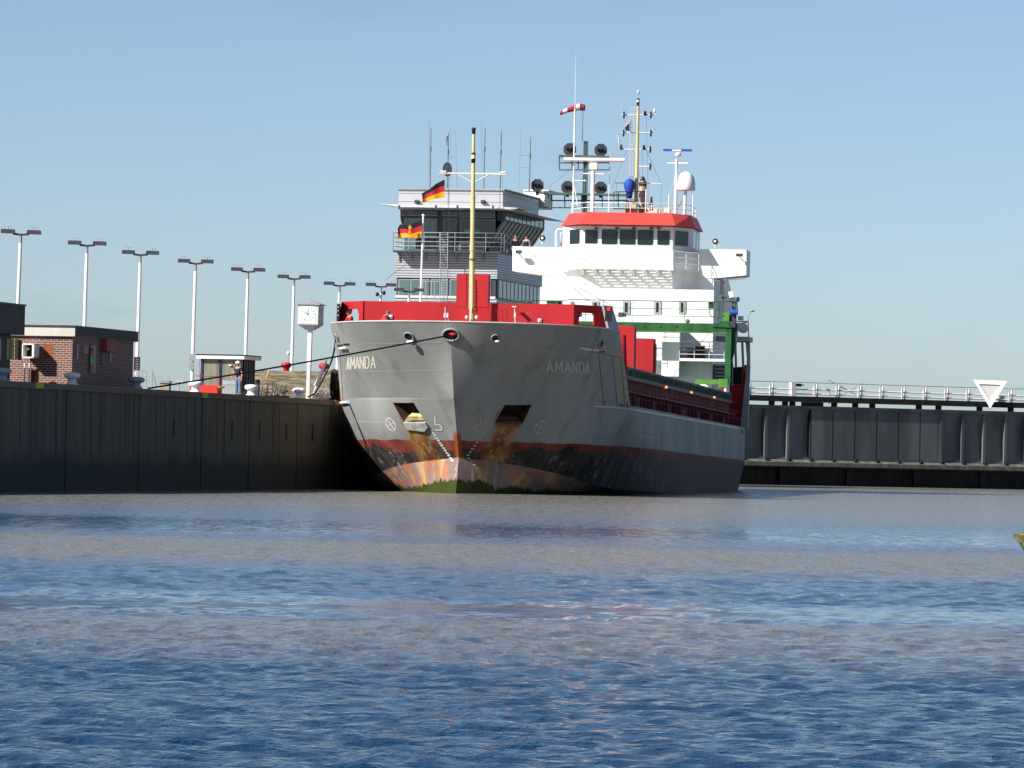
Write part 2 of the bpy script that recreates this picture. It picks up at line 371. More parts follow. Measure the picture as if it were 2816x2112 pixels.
# hull paint
def hull_mat(name, lower):
    k = NT(name); o = k.xyz(); P, S, Z = o[0], o[1], o[2]
    aP = k.math('ABSOLUTE', P)
    n1 = k.noise(1, (.25,.25,.05), 4); n2 = k.noise(1, (1.3,1.3,.25), 5); n3 = k.noise(1, (.9,.9,1.2), 5)
    grey = k.mix(k.step(n1, .35, .65), (.22,.226,.220), (.305,.308,.295))
    grey = k.mix(k.math('MULTIPLY', k.step(n2, .5, .8), .5), grey, (.19,.19,.18))
    grey = k.mix(k.math('MULTIPLY', k.step(n3, .62, .75), .25), grey, (.25,.22,.15))
    n4 = k.noise(1, (.7,.7,.3), 5, (.25, 0, 0)); n5 = k.noise(1, (7,7,.35), 4)
    grey = k.mix(k.math('MULTIPLY', k.step(n4, .54, .70), .45), grey, (.13,.135,.14))
    grey = k.mix(k.math('MULTIPLY', k.math('MULTIPLY', k.step(n5, .60, .72), k.step(n1, .4, .6)), .5), grey, (.20,.16,.09))
    grey = k.mix(k.math('MULTIPLY', k.step(n5, .22, .36), .0), grey, (.3,.3,.3))
    red = k.mix(k.step(n2, .3, .7), (.14,.032,.026), (.24,.065,.045))
    blk = k.mix(k.step(n2, .35, .7), (.028,.025,.026), (.085,.07,.064))
    zz = k.math('ADD', Z, k.math('MULTIPLY', k.math('ADD', k.math('SUBTRACT', n3, .5), k.math('SUBTRACT', n4, .5)), 1.7))
    low = k.mix(k.math('SUBTRACT', 1.0, k.step(zz, 2.25, 2.4)), red, blk)
    aft = k.step(S, 14.0, 30.0)
    low = k.mix(k.math('MULTIPLY', aft, .8), low, k.mix(n2, (.05,.03,.026), (.11,.06,.048)))
    # scratches down the shoulder
    sc = k.noise(1, (2.6, 2.6, .55), 6, (0, .45, 0), .75); sc2 = k.noise(1, (.35,.35,.5), 3)
    scr = k.math('MULTIPLY', k.step(sc, .56, .64), k.step(sc2, .46, .58))
    scr = k.math('MULTIPLY', scr, k.math('MULTIPLY', k.step(Z, .3, .6), k.math('SUBTRACT', 1.0, k.step(Z, 2.0, 2.3))))
    scr = k.math('MULTIPLY', scr, k.math('SUBTRACT', 1.0, k.step(S, 25.0, 40.0)))
    low = k.mix(k.math('MULTIPLY', scr, .62), low, (.40,.37,.32))
    if lower:
        pk = k.mix(k.step(n3, .35, .62), (.36,.15,.09), (.20,.15,.14))
        pk = k.mix(k.step(n2, .5, .66), pk, (.42,.27,.13))
        pk = k.mix(k.math('MULTIPLY', k.step(sc, .58, .66), .7), pk, (.50,.43,.33))
        low = k.mix(k.math('SUBTRACT', 1.0, k.step(S, -2.0, 3.5)), low, pk)
        spk = k.noise(1, (5,5,.7), 4)
        gz = k.math('ADD', Z, k.math('ADD', k.math('MULTIPLY', n2, -.5), k.math('MULTIPLY', spk, -.7))); gp = k.step(aP, 3.2, 1.2)
        gz = k.math('ADD', gz, k.math('MULTIPLY', k.math('SUBTRACT', 1.0, k.step(aP, .2, 3.0)), -.42))
        low = k.mix(k.math('SUBTRACT', 1.0, k.step(gz, -.42, -.30)), low, k.mix(spk, (.018,.028,.01), (.055,.07,.016)))
    edge = k.math('ADD', Z, k.math('MULTIPLY', k.math('SUBTRACT', n2, .5), .22))
    c = k.mix(k.step(edge, 2.68, 2.72), low, grey)
    if not lower:
        c = k.mix(k.math('MULTIPLY', k.math('SUBTRACT', 1.0, k.step(k.math('ADD', Z, k.math('MULTIPLY', n2, .5)), .45, .75)), .8), c, (.03,.045,.015))
    # rust running down from the anchor pockets
    ctr = k.math('ADD', 1.52, k.math('MULTIPLY', k.math('SUBTRACT', Z, 1.2), .43))
    dist = k.math('ABSOLUTE', k.math('SUBTRACT', aP, ctr))
    dist = k.math('ADD', dist, k.math('MULTIPLY', k.math('SUBTRACT', n2, .5), .7))
    rust = k.math('MULTIPLY', k.math('SUBTRACT', 1.0, k.step(dist, .38, .85)), k.math('SUBTRACT', 1.0, k.step(Z, 4.1, 4.6)))
    rust = k.math('MULTIPLY', rust, k.step(Z, .5, 1.5)); rust = k.math('MULTIPLY', rust, k.math('SUBTRACT', 1.0, k.step(S, -2.0, 0.0)))
    rc = k.mix(k.step(n2, .35, .65), (.14,.05,.012), (.36,.16,.035))
    rc = k.mix(k.math('MULTIPLY', k.step(k.noise(1, (4,4,.5), 5), .5, .62), .6), rc, (.30,.27,.18))
    if lower: rust = k.math('MULTIPLY', rust, .35)
    c = k.mix(k.math('MULTIPLY', rust, .92), c, rc)
    st = k.math('MULTIPLY', k.math('SUBTRACT', 1.0, k.step(aP, .10, .30)), k.math('SUBTRACT', 1.0, k.step(Z, 2.9, 3.3)))
    if not lower: c = k.mix(st, c, (.28,.08,.025))
    # vertical stains by the rubbing posts
    yel = k.math('MULTIPLY', k.step(Z, 4.9, 5.0), k.math('MULTIPLY', k.step(aP, 7.35, 7.7), k.math('SUBTRACT', 1.0, k.step(Z, 7.6, 8.0))))
    c = k.mix(k.math('MULTIPLY', yel, k.math('MULTIPLY', k.step(n2, .3, .6), .7)), c, (.36,.30,.13))
    k.bump(k.noise(1, (.8,.8,.5), 3), .12, .05)
    k.out(c, k.math('ADD', .52, k.math('MULTIPLY', n2, .2)), spec=.2); k.put(k.b.inputs['Specular IOR Level'], k.math('ADD', .06, k.math('MULTIPLY', k.step(Z, 2.6, 2.8), .14))); return k.mat
HULL = hull_mat('hull_paint', False); HULL2 = hull_mat('forefoot_paint', True)
def mesh_obj(name, vs, fs, mats, mi=None, smooth=True, parent=None):
    import bmesh
    me = bpy.data.meshes.new(name); me.from_pydata(vs, [], fs)
    for q in mats: me.materials.append(q)
    if mi: me.polygons.foreach_set('material_index', mi)
    me.update()
    bm = bmesh.new(); bm.from_mesh(me)
    bmesh.ops.remove_doubles(bm, verts=bm.verts, dist=1e-4)
    bmesh.ops.recalc_face_normals(bm, faces=bm.faces)
    for f in bm.faces: f.smooth = smooth
    for e in bm.edges:
        if len(e.link_faces) == 2 and e.calc_face_angle(0) > R(17): e.smooth = False
    bm.to_mesh(me); bm.free()
    ob = bpy.data.objects.new(name, me); scn.collection.objects.link(ob)
    if parent: ob.parent = parent
    return ob
hull = mesh_obj('hull', vs, fs, [HULL, HULL2, GREY], mi)
BV = BVHTree.FromPolygons([Vector(v) for v in vs], [f for f in fs])
# anchor pockets cut into the bow
def hull_hit(px, py, bv=None):
    d = (SF.R3 @ ray(px, py)).normalized(); h_ = (bv or BV).ray_cast(SF.o, d)
    return (h_[0], h_[1] if h_[1].dot(d) < 0 else -h_[1], d)
pockets = [[(1080,1107),(1138,1107),(1170,1158),(1112,1160)], [(1388,1113),(1462,1113),(1436,1166),(1362,1160)]]
cut = MB()
for pk in pockets:
    P = [hull_hit(*q) for q in pk]; nn = sum((q[1] for q in P), Vector()).normalized()
    a = [q[0] + nn * .9 for q in P]; b = [q[0] - nn * .75 for q in P]
    cut.add(a + b, [(0,1,2,3),(7,6,5,4)] + [(i, (i+1) % 4, 4+(i+1) % 4, 4+i) for i in range(4)])
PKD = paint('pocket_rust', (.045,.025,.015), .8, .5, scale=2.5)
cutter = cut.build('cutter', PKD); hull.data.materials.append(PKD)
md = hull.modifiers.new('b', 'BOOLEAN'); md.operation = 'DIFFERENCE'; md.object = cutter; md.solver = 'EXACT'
try: md.material_mode = 'TRANSFER'
except Exception: pass
dg = bpy.context.evaluated_depsgraph_get(); me2 = bpy.data.meshes.new_from_object(hull.evaluated_get(dg))
hull.modifiers.clear(); hull.data = me2; me2.name = 'hull'; bpy.data.objects.remove(cutter)
hull.parent = ship
# forecastle shell
def selli(s0, s1, p1, nn, N=60):
    out = []
    for i in range(N + 1):
        t = math.pi / 2 * i / N; e = 2 / nn
        out.append((s1 - (s1 - s0) * math.cos(t) ** e, p1 * math.sin(t) ** e))
    return out
kn = [(s, p) for s, p in [(a, float(mono(*zip(*rowdefs[5][1]), a))) for a in np.linspace(-9.5, 1.5, 80)]]
k4 = selli(-11.4, -2.0, 7.72, 2.25)
ka, kb = resample(kn, 44), resample(k4, 44)
up = []
for z in (4.9, 5.5, 6.2, 7.0, 8.0, 8.78):
    t = ((z - 4.9) / 3.88) ** 1.05; q = ka * (1 - t) + kb * t; up.append([(p, s, z) for s, p in q])
upr = [ring(r_) for r_ in up]; n = len(upr[0])
vs = [p for g in upr for p in g]; fs = [(i*n+j, i*n+j+1, (i+1)*n+j+1, (i+1)*n+j) for i in range(len(upr)-1) for j in range(n-1)]
BV2 = BVHTree.FromPolygons([Vector(v) for v in vs], fs)
fo = mesh_obj('forecastle', vs, fs, [HULL], parent=ship)
sol = fo.modifiers.new('thick', 'SOLIDIFY'); sol.thickness = .06; sol.offset = -1; sol.use_rim = False
# deck, aft bulkhead, bulwark rail
dk = [(x, y, 7.82) for x, y, z in [tuple(np.array(a) * .5 + np.array(b) * .5) for a, b in zip(upr[3], upr[4])]]
m = MB(); 
hf = (n - 1) // 2
m.add([(x*.985, y + .1, z) for x, y, z in dk], [((j, j+1, n-2-j, n-1-j) if j+1 != n-2-j else (j, j+1, n-1-j)) for j in range(hf)])
m.build('forecastle_deck', GREY, ship)
m = MB(); m.prism([(-7.9, 4.9), (7.9, 4.9), (7.7, 8.7), (-7.7, 8.7)], .9, 1.0); m.build('break_bulkhead', RED, ship)
CAP = paint('rail_cap', (.42,.42,.38), .5, .1)
m = MB(); m.tube([(x*.998, y + .02, z + .02) for x, y, z in upr[-1]], .045, 6); m.build('bulwark_cap', CAP, ship)
# side fins behind the break
for sgn in (-1, 1):
    m = MB(); outer = [(7.42*sgn, -4.2, 8.78), (7.72*sgn, -2.0, 8.80), (7.41*sgn, -3.0, 10.08), (7.10*sgn, -4.2, 10.08)]
    if sgn == 1: inner = [(x - .12, y, z) for x, y, z in outer]
    else: inner = [(x + .12, y, z) for x, y, z in outer]
    m.add(outer + inner, [(0,1,2,3), (7,6,5,4)] + [(i, (i+1) % 4, 4+(i+1) % 4, 4+i) for i in range(4)])
    m.build('side_fin', GREY, ship)
# ------------------------------------------------------------------ bow fittings and markings
L = lambda px, py, s: SF.pt(px, py, 'y', s)
def fb(m, x0, y0, x1, y1, s0, s1, mi=0):          # box whose front face (plane y = s0) covers a rectangle seen in the photograph
    a = L(x0, y1, s0); b = L(x1, y0, s0); ym = L(x0, y0, s0); yn = L(x1, y1, s0)
    return m.box((a.x + ym.x) / 2, (b.x + yn.x) / 2, s0, s1, (a.z + yn.z) / 2, (b.z + ym.z) / 2, mi)
def any_hit(px, py):
    best = None
    for bv in (BV, BV2):
        d = (SF.R3 @ ray(px, py)).normalized(); h_ = bv.ray_cast(SF.o, d)
        if h_[0] is not None and (best is None or h_[3] < best[3]): best = (h_[0], h_[1] if h_[1].dot(d) < 0 else -h_[1], d, h_[3])
    return best
def stroke(m, a, b, wd, off=.02, n=6):            # painted or welded line that follows the hull
    a = np.array(a, float); b = np.array(b, float); t = (b - a) / (np.linalg.norm(b - a) + 1e-6); q = np.array([-t[1], t[0]]) * wd / 2
    a = a - t * wd * .3; b = b + t * wd * .3; L1 = []; L2 = []
    for i in range(n + 1):
        c = a + (b - a) * i / n
        h1 = any_hit(*(c + q)); h2 = any_hit(*(c - q))
        if h1 is None or h2 is None: continue
        L1.append(h1[0] - h1[2] * off); L2.append(h2[0] - h2[2] * off)
    if len(L1) > 1: m.grid([L1, L2], sm=False)
GL = {'A': [((0,0),(.5,1)), ((.5,1),(1,0)), ((.2,.33),(.8,.33))], 'M': [((0,0),(0,1)), ((0,1),(.5,.3)), ((.5,.3),(1,1)), ((1,1),(1,0))],
      'N': [((0,0),(0,1)), ((0,1),(1,0)), ((1,0),(1,1))], 'D': [((0,0),(0,1)), ((0,1),(.62,1)), ((.62,1),(1,.8)), ((1,.8),(1,.2)), ((1,.2),(.62,0)), ((.62,0),(0,0))]}
def word(cells, wd, name, mat_):
    m = MB()
    for ch, (x0, x1, yt0, yt1, yb0, yb1) in cells:
        def g(u, v): 
            yt = yt0 + (yt1 - yt0) * u; yb = yb0 + (yb1 - yb0) * u; return (x0 + (x1 - x0) * u, yb + (yt - yb) * v)
        for i_, (a, b) in enumerate(GL[ch]): stroke(m, g(*a), g(*b), wd, .02 + .0015 * i_, 4)
    return m.build(name, mat_, ship)
NAMEW = paint('name_paint', (.66,.63,.52), .5, .1, scale=6); NAMEW_SHADE = paint('name_paint_shaded', (.46,.46,.43), .5, .1, scale=6)  # second copy is darkened: shade of the right bow put into the letters
z = lambda x, y: (880 + x / 4.424, 780 + y / 4.424)
cells = []
for ch, x0, x1, t0, t1, b0, b1 in (('A',328,358,905,903,1040,1036), ('M',374,420,901,898,1038,1034), ('A',434,476,897,895,1034,1031), ('N',488,532,894,893,1031,1030), ('D',550,596,892,891,1030,1028), ('A',620,672,889,887,1027,1024)):
    cells.append((ch, (z(x0,0)[0], z(x1,0)[0], z(0,t0)[1], z(0,t1)[1], z(0,b0)[1], z(0,b1)[1])))
word(cells, 3.7, 'ship_name', NAMEW)
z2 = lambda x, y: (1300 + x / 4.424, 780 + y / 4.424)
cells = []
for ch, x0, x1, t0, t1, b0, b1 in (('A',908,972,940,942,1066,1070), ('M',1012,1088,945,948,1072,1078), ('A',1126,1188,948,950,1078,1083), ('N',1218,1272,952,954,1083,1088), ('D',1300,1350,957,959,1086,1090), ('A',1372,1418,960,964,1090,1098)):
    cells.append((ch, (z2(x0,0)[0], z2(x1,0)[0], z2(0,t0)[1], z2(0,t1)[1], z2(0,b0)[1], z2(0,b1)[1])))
word(cells, 4.2, 'ship_name', NAMEW_SHADE)
def ovalmark(c, rx, ry, tilt, wd, mat_, n=18):
    m = MB(); P = []
    for i in range(n):
        a = 2*math.pi*i/n; x, y = rx*math.cos(a), ry*math.sin(a)
        P.append((c[0] + x*math.cos(tilt) - y*math.sin(tilt), c[1] + x*math.sin(tilt) + y*math.cos(tilt)))
    for i in range(n): stroke(m, P[i], P[(i+1) % n], wd, .02 + .001 * (i % 2), 1)
    stroke(m, P[0], P[n//2], wd, .024, 3); stroke(m, P[n//4], P[3*n//4], wd, .026, 3)
    m.build('thruster_mark', mat_, ship)
MARKW = paint('mark_white', (.6,.6,.56), .5, .1, scale=6); MARKW_SHADE = paint('mark_white_shaded', (.42,.42,.38), .5, .1, scale=6)  # grey copy serves the right bow, its shade mixed into the white
ovalmark((1074, 1167), 11, 19, -.55, 2.2, MARKW); ovalmark((1487, 1175), 13, 21, .62, 2.6, MARKW_SHADE)
for sgn, cx, mt in ((1, 1195, MARKW), (-1, 1322, MARKW_SHADE)):
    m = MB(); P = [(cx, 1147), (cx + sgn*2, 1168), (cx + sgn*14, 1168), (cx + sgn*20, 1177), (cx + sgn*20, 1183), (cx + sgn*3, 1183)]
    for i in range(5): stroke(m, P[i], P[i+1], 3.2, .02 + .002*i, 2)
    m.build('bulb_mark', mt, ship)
m = MB()
for i in range(13):
    t = i / 12; x = 1186 + 57 * t; y = 1184 + 82 * t; stroke(m, (x - 2, y), (x + 3, y + 1), 4.5, .025, 1)
    if i % 2: stroke(m, (x + 4, y + 5), (x + 7, y + 5), 3, .025, 1)
m.build('draught_marks', MARKW, ship)
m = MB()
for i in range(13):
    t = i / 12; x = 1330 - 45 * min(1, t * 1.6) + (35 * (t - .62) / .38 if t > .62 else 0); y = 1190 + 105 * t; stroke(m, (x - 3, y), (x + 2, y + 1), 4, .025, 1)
m.build('draught_marks', MARKW_SHADE, ship)
WELD = paint('weld_line', (.42,.42,.40), .5, .1)
for a, b in (((955,1097),(1246,1097)), ((1000,946),(1215,943)), ((1010,1021),(1232,1019)), ((938,1159),(1060,1160)), ((1178,1160),(1249,1161)), ((1744,1197),(1805,1205))):
    m = MB(); stroke(m, a, b, 1.3, .012, 26); m.build('weld_seam', WELD, ship)
m = MB(); stroke(m, (1635, 1117), (1722, 1123), 4.0, .03, 14); stroke(m, (1722, 1123), (2040, 1179), 4.5, .03, 30); m.build('deck_edge_strake', LGREY, ship)
for a, b in (((1647,977),(1661,1115)), ((1685,982),(1698,1117)), ((1708,988),(1719,1119)), ((935,965),(943,1100)), ((1635,969),(1712,985))):
    m = MB(); stroke(m, a, b, 1.8, .02, 10); m.build('shell_seam', DKGREY, ship)
m = MB()
for a in ((1708,1114,5), (1713,1115,4), (1727,1117,6)): stroke(m, (a[0]-2, a[1]), (a[0]+2, a[1]), a[2], .03, 1)
m.build('scupper_hole', BLACK, ship)
# freeing slots, fairleads
for x0, y0, x1, y1, hh, mt in ((1598,958,1625,962,6,CREAM), (1633,962,1664,967,6,CREAM), (929,951,941,950,6,BLACK), (946,948,959,947,6,BLACK)):
    m = MB(); stroke(m, (x0, y0), (x1, y1), hh, .03, 4); f_ = m.build('freeing_slot', mt, ship)
m = MB(); stroke(m, (1649, 967), (1663, 967.5), 6, .035, 3); m.build('slot_flap', RED, ship)
def chock(px, py, r, tilt, name='fairlead', inner=BLACK, rim=GREY, lip=CREAM, sx=1.0):
    h_ = any_hit(px, py); c, nn = h_[0], h_[1]; rot = nn.to_track_quat('Z', 'Y').to_matrix()
    m = MB(); pts = [c + nn*.05 + rot @ Vector((r*sx*math.cos(a), r*math.sin(a), 0)) for a in np.linspace(0, 2*math.pi, 25)]
    m.tube(pts, r*.17, 7); o = m.build(name, rim, ship)
    m = MB(); ring_ = [c + nn*.04 + rot @ Vector((r*sx*.95*math.cos(a), r*.95*math.sin(a), 0)) for a in np.linspace(0, 2*math.pi, 21)[:-1]]
    m.add(ring_, [tuple(range(20))]); m.build('fairlead_opening', inner, o)
    return c, nn, o
c1, n1_, f1 = chock(1125, 925, .26, 0); c2, n2_, f2 = chock(1240, 920, .34, 0, sx=1.25); c3, n3_, f3 = chock(1362, 928, .2, 0); c4, n4_, f4 = chock(1652, 946, .2, 0); c5, n5_, f5 = chock(927, 927, .2, 0)
for c_, nn, f_, q in ((c1, n1_, f1, .24), (c3, n3_, f3, .15), (c4, n4_, f4, .12)):
    m = MB(); m.ell(c_ + nn*.1 + Vector((.1, 0, -q)), (q*.9, .1, q*.42), 12); m.build('roller', WHITE if f_ is not f4 else LGREY, f_)
m = MB(); m.ell(c2 + n2_*.08 + Vector((.10, 0, .06)), (.2, .06, .12), 12); m.build('roller', RED, f2)
# anchors in their pockets
ANC = paint('anchor_cream', (.60,.48,.24), .6, .3, scale=3, dirt=(.35,.14,.03), dirt_amt=.7)
ANG = paint('anchor_grey', (.32,.34,.31), .6, .2, scale=3, dirt=(.35,.14,.03), dirt_amt=.7)
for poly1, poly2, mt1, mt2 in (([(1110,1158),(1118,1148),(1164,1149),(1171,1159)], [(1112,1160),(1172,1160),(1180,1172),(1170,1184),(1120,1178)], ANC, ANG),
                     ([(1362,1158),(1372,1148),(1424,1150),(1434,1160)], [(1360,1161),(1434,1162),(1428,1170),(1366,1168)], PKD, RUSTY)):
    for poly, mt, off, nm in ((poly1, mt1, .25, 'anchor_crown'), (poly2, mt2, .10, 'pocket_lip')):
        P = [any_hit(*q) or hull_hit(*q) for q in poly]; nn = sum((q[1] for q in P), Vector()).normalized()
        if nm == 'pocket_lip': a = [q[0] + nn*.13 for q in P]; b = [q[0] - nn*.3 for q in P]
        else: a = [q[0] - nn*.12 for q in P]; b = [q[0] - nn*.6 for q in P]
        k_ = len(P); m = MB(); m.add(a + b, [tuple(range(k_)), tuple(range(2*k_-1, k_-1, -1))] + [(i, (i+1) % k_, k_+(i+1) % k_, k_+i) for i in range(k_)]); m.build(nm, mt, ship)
# rubbing post on the port side with ledges, hanging line
for (x0, y0), (x1, y1) in (((931,958),(955,955)), ((934,1107),(962,1106))):
    a = any_hit(x0 + 6, y0); b = any_hit(x1, y1); m = MB()
    if a and b: m.tube([a[0] + a[1]*.06, b[0] + b[1]*.06], .09, 6); m.build('rubbing_ledge', LGREY, ship)
m = MB()
P = [any_hit(x, y) for x, y in ((962,1110),(975,1138),(988,1172),(1000,1200),(1009,1222),(1012,1240),(1010,1252))]
m.tube([q[0] + q[1]*.06 for q in P if q], .03, 5); m.build('hanging_line', BLACK, ship)

# ------------------------------------------------------------------ red breakwater
S1, ZT, ZB = -5.0, 10.06, 7.5
def panel(m, a, b, z0, z1, th=.10, mi=0):        # upright plate between plan points a and b
    a = Vector((a[0], a[1], 0)); b = Vector((b[0], b[1], 0)); t = (b - a).normalized(); q = Vector((-t.y, t.x, 0)) * th
    P = [a, b, b + q, a + q]
    m.add([Vector((p.x, p.y, zz)) for zz in (z0, z1) for p in P], [(0,1,2,3),(7,6,5,4),(0,1,5,4),(1,2,6,5),(2,3,7,6),(3,0,4,7)], mi)
bw = MB()
panel(bw, (-5.62, S1), (5.62, S1), ZB, ZT)
for sgn in (-1, 1):
    A = Vector((5.62*sgn, S1)); B = Vector((7.28*sgn, -3.1)); lerp = lambda t: A.lerp(B, t)
    if sgn < 0:
        ta = (L(995, 870, -4.2).x - A.x) / (B.x - A.x); tb = (L(963, 870, -3.6).x - A.x) / (B.x - A.x)
    else:
        ta = (L(1592, 875, -4.8).x - A.x) / (B.x - A.x); tb = (L(1634, 875, -4.0).x - A.x) / (B.x - A.x)
    ta, tb = max(.03, ta), min(.9, tb)
    panel(bw, A, lerp(ta), ZB, ZT); panel(bw, lerp(tb), B, ZB, ZT)
    zt = L(980 if sgn < 0 else 1610, 850 if sgn < 0 else 861, -4.2).z
    panel(bw, lerp(ta), lerp(tb), zt, ZT)
    if sgn > 0: panel(bw, lerp(ta), lerp(tb), ZB, L(1610, 893, -4.2).z)
    for tt, q in ((ta, 1), (tb, -1)):             # rounded upper corners
        panel(bw, lerp(tt), lerp(tt + q*.05*(1)), zt - .12, zt); panel(bw, lerp(tt), lerp(tt + q*.025), zt - .25, zt - .12)
bw.build('breakwater', RED, ship)
m = MB(); fb(m, 1255, 754, 1343, 845, -5.02, -4.4); m.build('mast_house', RED, ship)
m = MB()
for x0, x1 in ((1083,1258),(1340,1400)):
    pass
# fittings on the breakwater
for px, py in ((1074, 871), (1484, 881)):
    p = L(px, py, -5.05); m = MB(); m.box(p.x-.10, p.x+.10, -5.08, -5.0, p.z-.10, p.z+.10); o_ = m.build('junction_plate', LGREY, ship)
    m = MB(); m.lathe([(0,-5.11),(.06,-5.11),(.06,-5.07)], (p.x, 0, p.z), 12, rot=Matrix(((1,0,0),(0,0,1),(0,1,0)))); m.build('round_lamp', WHITE, o_)
m = MB()
p0, p1 = L(1415, 845, -5.6), L(1417, 890, -5.6)
m.tube([p0, p1], .03, 6); m.box(p0.x-.12, p0.x+.1, -5.7, -5.3, p0.z, p0.z+.06); pm = L(1416, 866, -5.6); m.box(pm.x-.05, pm.x+.05, -5.65, -5.5, pm.z-.12, pm.z+.12)
m.build('davit_post', CREAM, ship)
for px, pts in ((1225, ((1224,845),(1226,887))), (1232, ((1231,862),(1234,887)))):
    m = MB(); a, b = L(*pts[0], -6.2), L(*pts[1], -6.2); m.tube([a, b], .025, 5); m.box(a.x-.05, a.x+.05, -6.3, -6.1, b.z+.25, b.z+.5); m.build('rigging_screw', LGREY, ship)
m = MB()
for i in range(9):
    y = 758 + i * 10; a, b = L(1283, y, -5.3), L(1293, y, -5.3); m.tube([a, b], .018, 4)
for x in (1283, 1293): m.tube([L(x, 756, -5.3), L(x + .3, 845, -5.3)], .02, 5)
m.build('mast_ladder', DKRED, ship)
m = MB()
for x in (1375, 1388, 1362): m.tube([L(x, 850, -6.3), L(x + 6, 853, -6.3), L(x + 8, 886, -6.3)], .025, 5)
m.tube([L(1368, 868, -6.3), L(1397, 870, -6.3)], .02, 5); m.build('hoop_rail', RED, ship)
# traffic style lights: port panel, starboard lamp
p = L(932, 858, -4.4); m = MB(); m.box(p.x-.08, p.x+.08, -4.6, -4.45, p.z-.4, p.z+.42); lp = m.build('light_panel', BLACK, ship)
for dz in (-.2, .05, .25): 
    m = MB(); m.ell((p.x, -4.62, p.z+dz), (.04,.03,.04), 8); m.build('lens', LGREY, lp)
p = L(1674, 865, -4.75); m = MB(); m.box(p.x-.18, p.x+.16, -4.9, -4.6, p.z-.35, p.z+.4); lp = m.build('side_light', BLACK, ship)
k = NT('red_lens'); k.b.inputs['Emission Color'].default_value = (1,.02,.02,1); k.b.inputs['Emission Strength'].default_value = .5; LENSR = k.out((.6,.01,.01), .2)
m = MB(); m.box(p.x-.08, p.x+.09, -4.93, -4.88, p.z+.2, p.z+.38); m.build('lens', LENSR, lp)
m = MB(); a, b = L(1343, 770, -5.2), L(1340, 845, -5.2)
# ------------------------------------------------------------------ foremast
fm = MB(); base = L(1297, 888, -6.0); tp = L(1302.5, 365, -6.0); dx = (tp.x - base.x); 
fz = lambda py: L(1300, py, -6.0).z
fx = lambda zz: base.x + dx * (zz - base.z) / (tp.z - base.z)
PM = lambda zz, ox=0: Vector((fx(zz) + ox, -6.0, zz))
fm.tube([PM(7.6), PM(fz(540))], .125, 12); fm.tube([PM(fz(540)), PM(fz(450))], .10, 12); fm.tube([PM(fz(450)), PM(fz(367))], .085, 12)
fm.tube([PM(fz(545)), PM(fz(538))], .14, 12); fm.tube([PM(fz(690)), PM(fz(672))], .15, 10)
mast = fm.build('foremast', MASTY, ship)
m = MB(); yz = fz(477); m.box(fx(yz)-1.62, fx(yz)+1.65, -6.05, -5.95, yz-.04, yz+.04)
for sg in (-1, 1):
    m.tube([PM(fz(503)), PM(yz, sg*.95)], .035, 6); m.box(fx(yz)+sg*1.62-.2, fx(yz)+sg*1.62+.2, -6.14, -5.86, yz-.07, yz-.03)
m.build('yard', CREAM, mast)
for sg in (-1, 1):
    m = MB(); m.box(fx(yz)+sg*1.6-.16, fx(yz)+sg*1.6+.16, -6.1, -5.9, yz+.02, yz+.14); m.build('deck_lamp', LGREY, mast)
m = MB(); m.lathe([(0,0),(.11,0),(.11,.5),(.085,.55),(0,.55)], PM(fz(448)), 12); lm = m.build('navigation_light', BLACK, mast)
m = MB(); m.lathe([(.115,.22),(.118,.25),(.118,.40),(.115,.42)], PM(fz(448)), 12); k = NT('lamp_lens'); m.build('lens', k.out((.75,.55,.4), .2), lm)
m = MB(); m.lathe([(0,0),(.11,0),(.09,.15),(.11,.2),(.11,.32),(0,.34)], PM(fz(368)), 12); m.build('navigation_light', BLACK, mast)
m = MB(); m.lathe([(0,.42),(.16,.42),(.16,.5),(0,.5)], PM(fz(737)), 12); m.build('mast_collar', RUSTY, mast)
for dx_ in (-.3, .3):
    m = MB(); q = L(1297 + dx_*45, 873, -6.3); m.ell(q, (.1,.1,.11), 10); m.build('bell', CREAM, mast)
m = MB(); m.tube([L(1292, 700, -6.05), L(1290, 850, -6.05)], .02, 5); m.tube([PM(fz(830), .02), L(1293, 890, -6.4)], .03, 5); m.build('mast_cable', LGREY, mast)
m = MB()
for x in (1231, 1238): m.tube([Vector((fx(yz)-1.3, -6, yz)), L(x, 885, -6.2)], .006, 4)
m.tube([Vector((fx(yz)+1.55, -6, yz)), L(1398, 845, -5.4)], .006, 4)
m.tube([PM(fz(578)), L(1150, 700, -4), L(1060, 770, 0)], .012, 4)
m.build('halyard', DKGREY, mast)
# ------------------------------------------------------------------ hold: coaming, hatch covers, bulkheads
cz = 6.62; CP = 6.9; SA = 66.0
PALE = paint('coaming_stay', (.34,.13,.12), .5, .25, scale=3)
m = MB(); m.box(-CP, CP, 1.2, SA, 4.85, cz, 0)
s = 2.0; i = 0
while s < 64:
    if i % 9 not in (6,): m.box(CP, CP + .16, s, s + .05, cz - .85, cz - .16, 1)
    if i % 13 in (3, 4): m.box(CP, CP + .22, s, s + .07, 4.92, 5.5, 1)
    s += .62; i += 1
s = 2.3; i = 0
while s < 64: m.box(CP, CP + .10, s, s + .03, 4.95, cz - .85, 0); s += .62 if i % 2 else 1.2; i += 1
co = m.build('hatch_coaming', [DKRED, PALE], ship)
m = MB(); m.box(CP, CP + .28, 1.2, SA, cz - .16, cz + .04); m.build('coaming_rail', DKRED, co)
m = MB(); m.tube([(7.35, 1.3, cz - .86), (7.35, 65, cz - .86)], .025, 5); m.build('pipe', PALE, ship)
m = MB(); m.rail([(7.85, 2.0, 4.93), (7.85, 64, 4.93)], .95, 2, 1.5, .011); m.build('deck_rail', DKRED, ship)
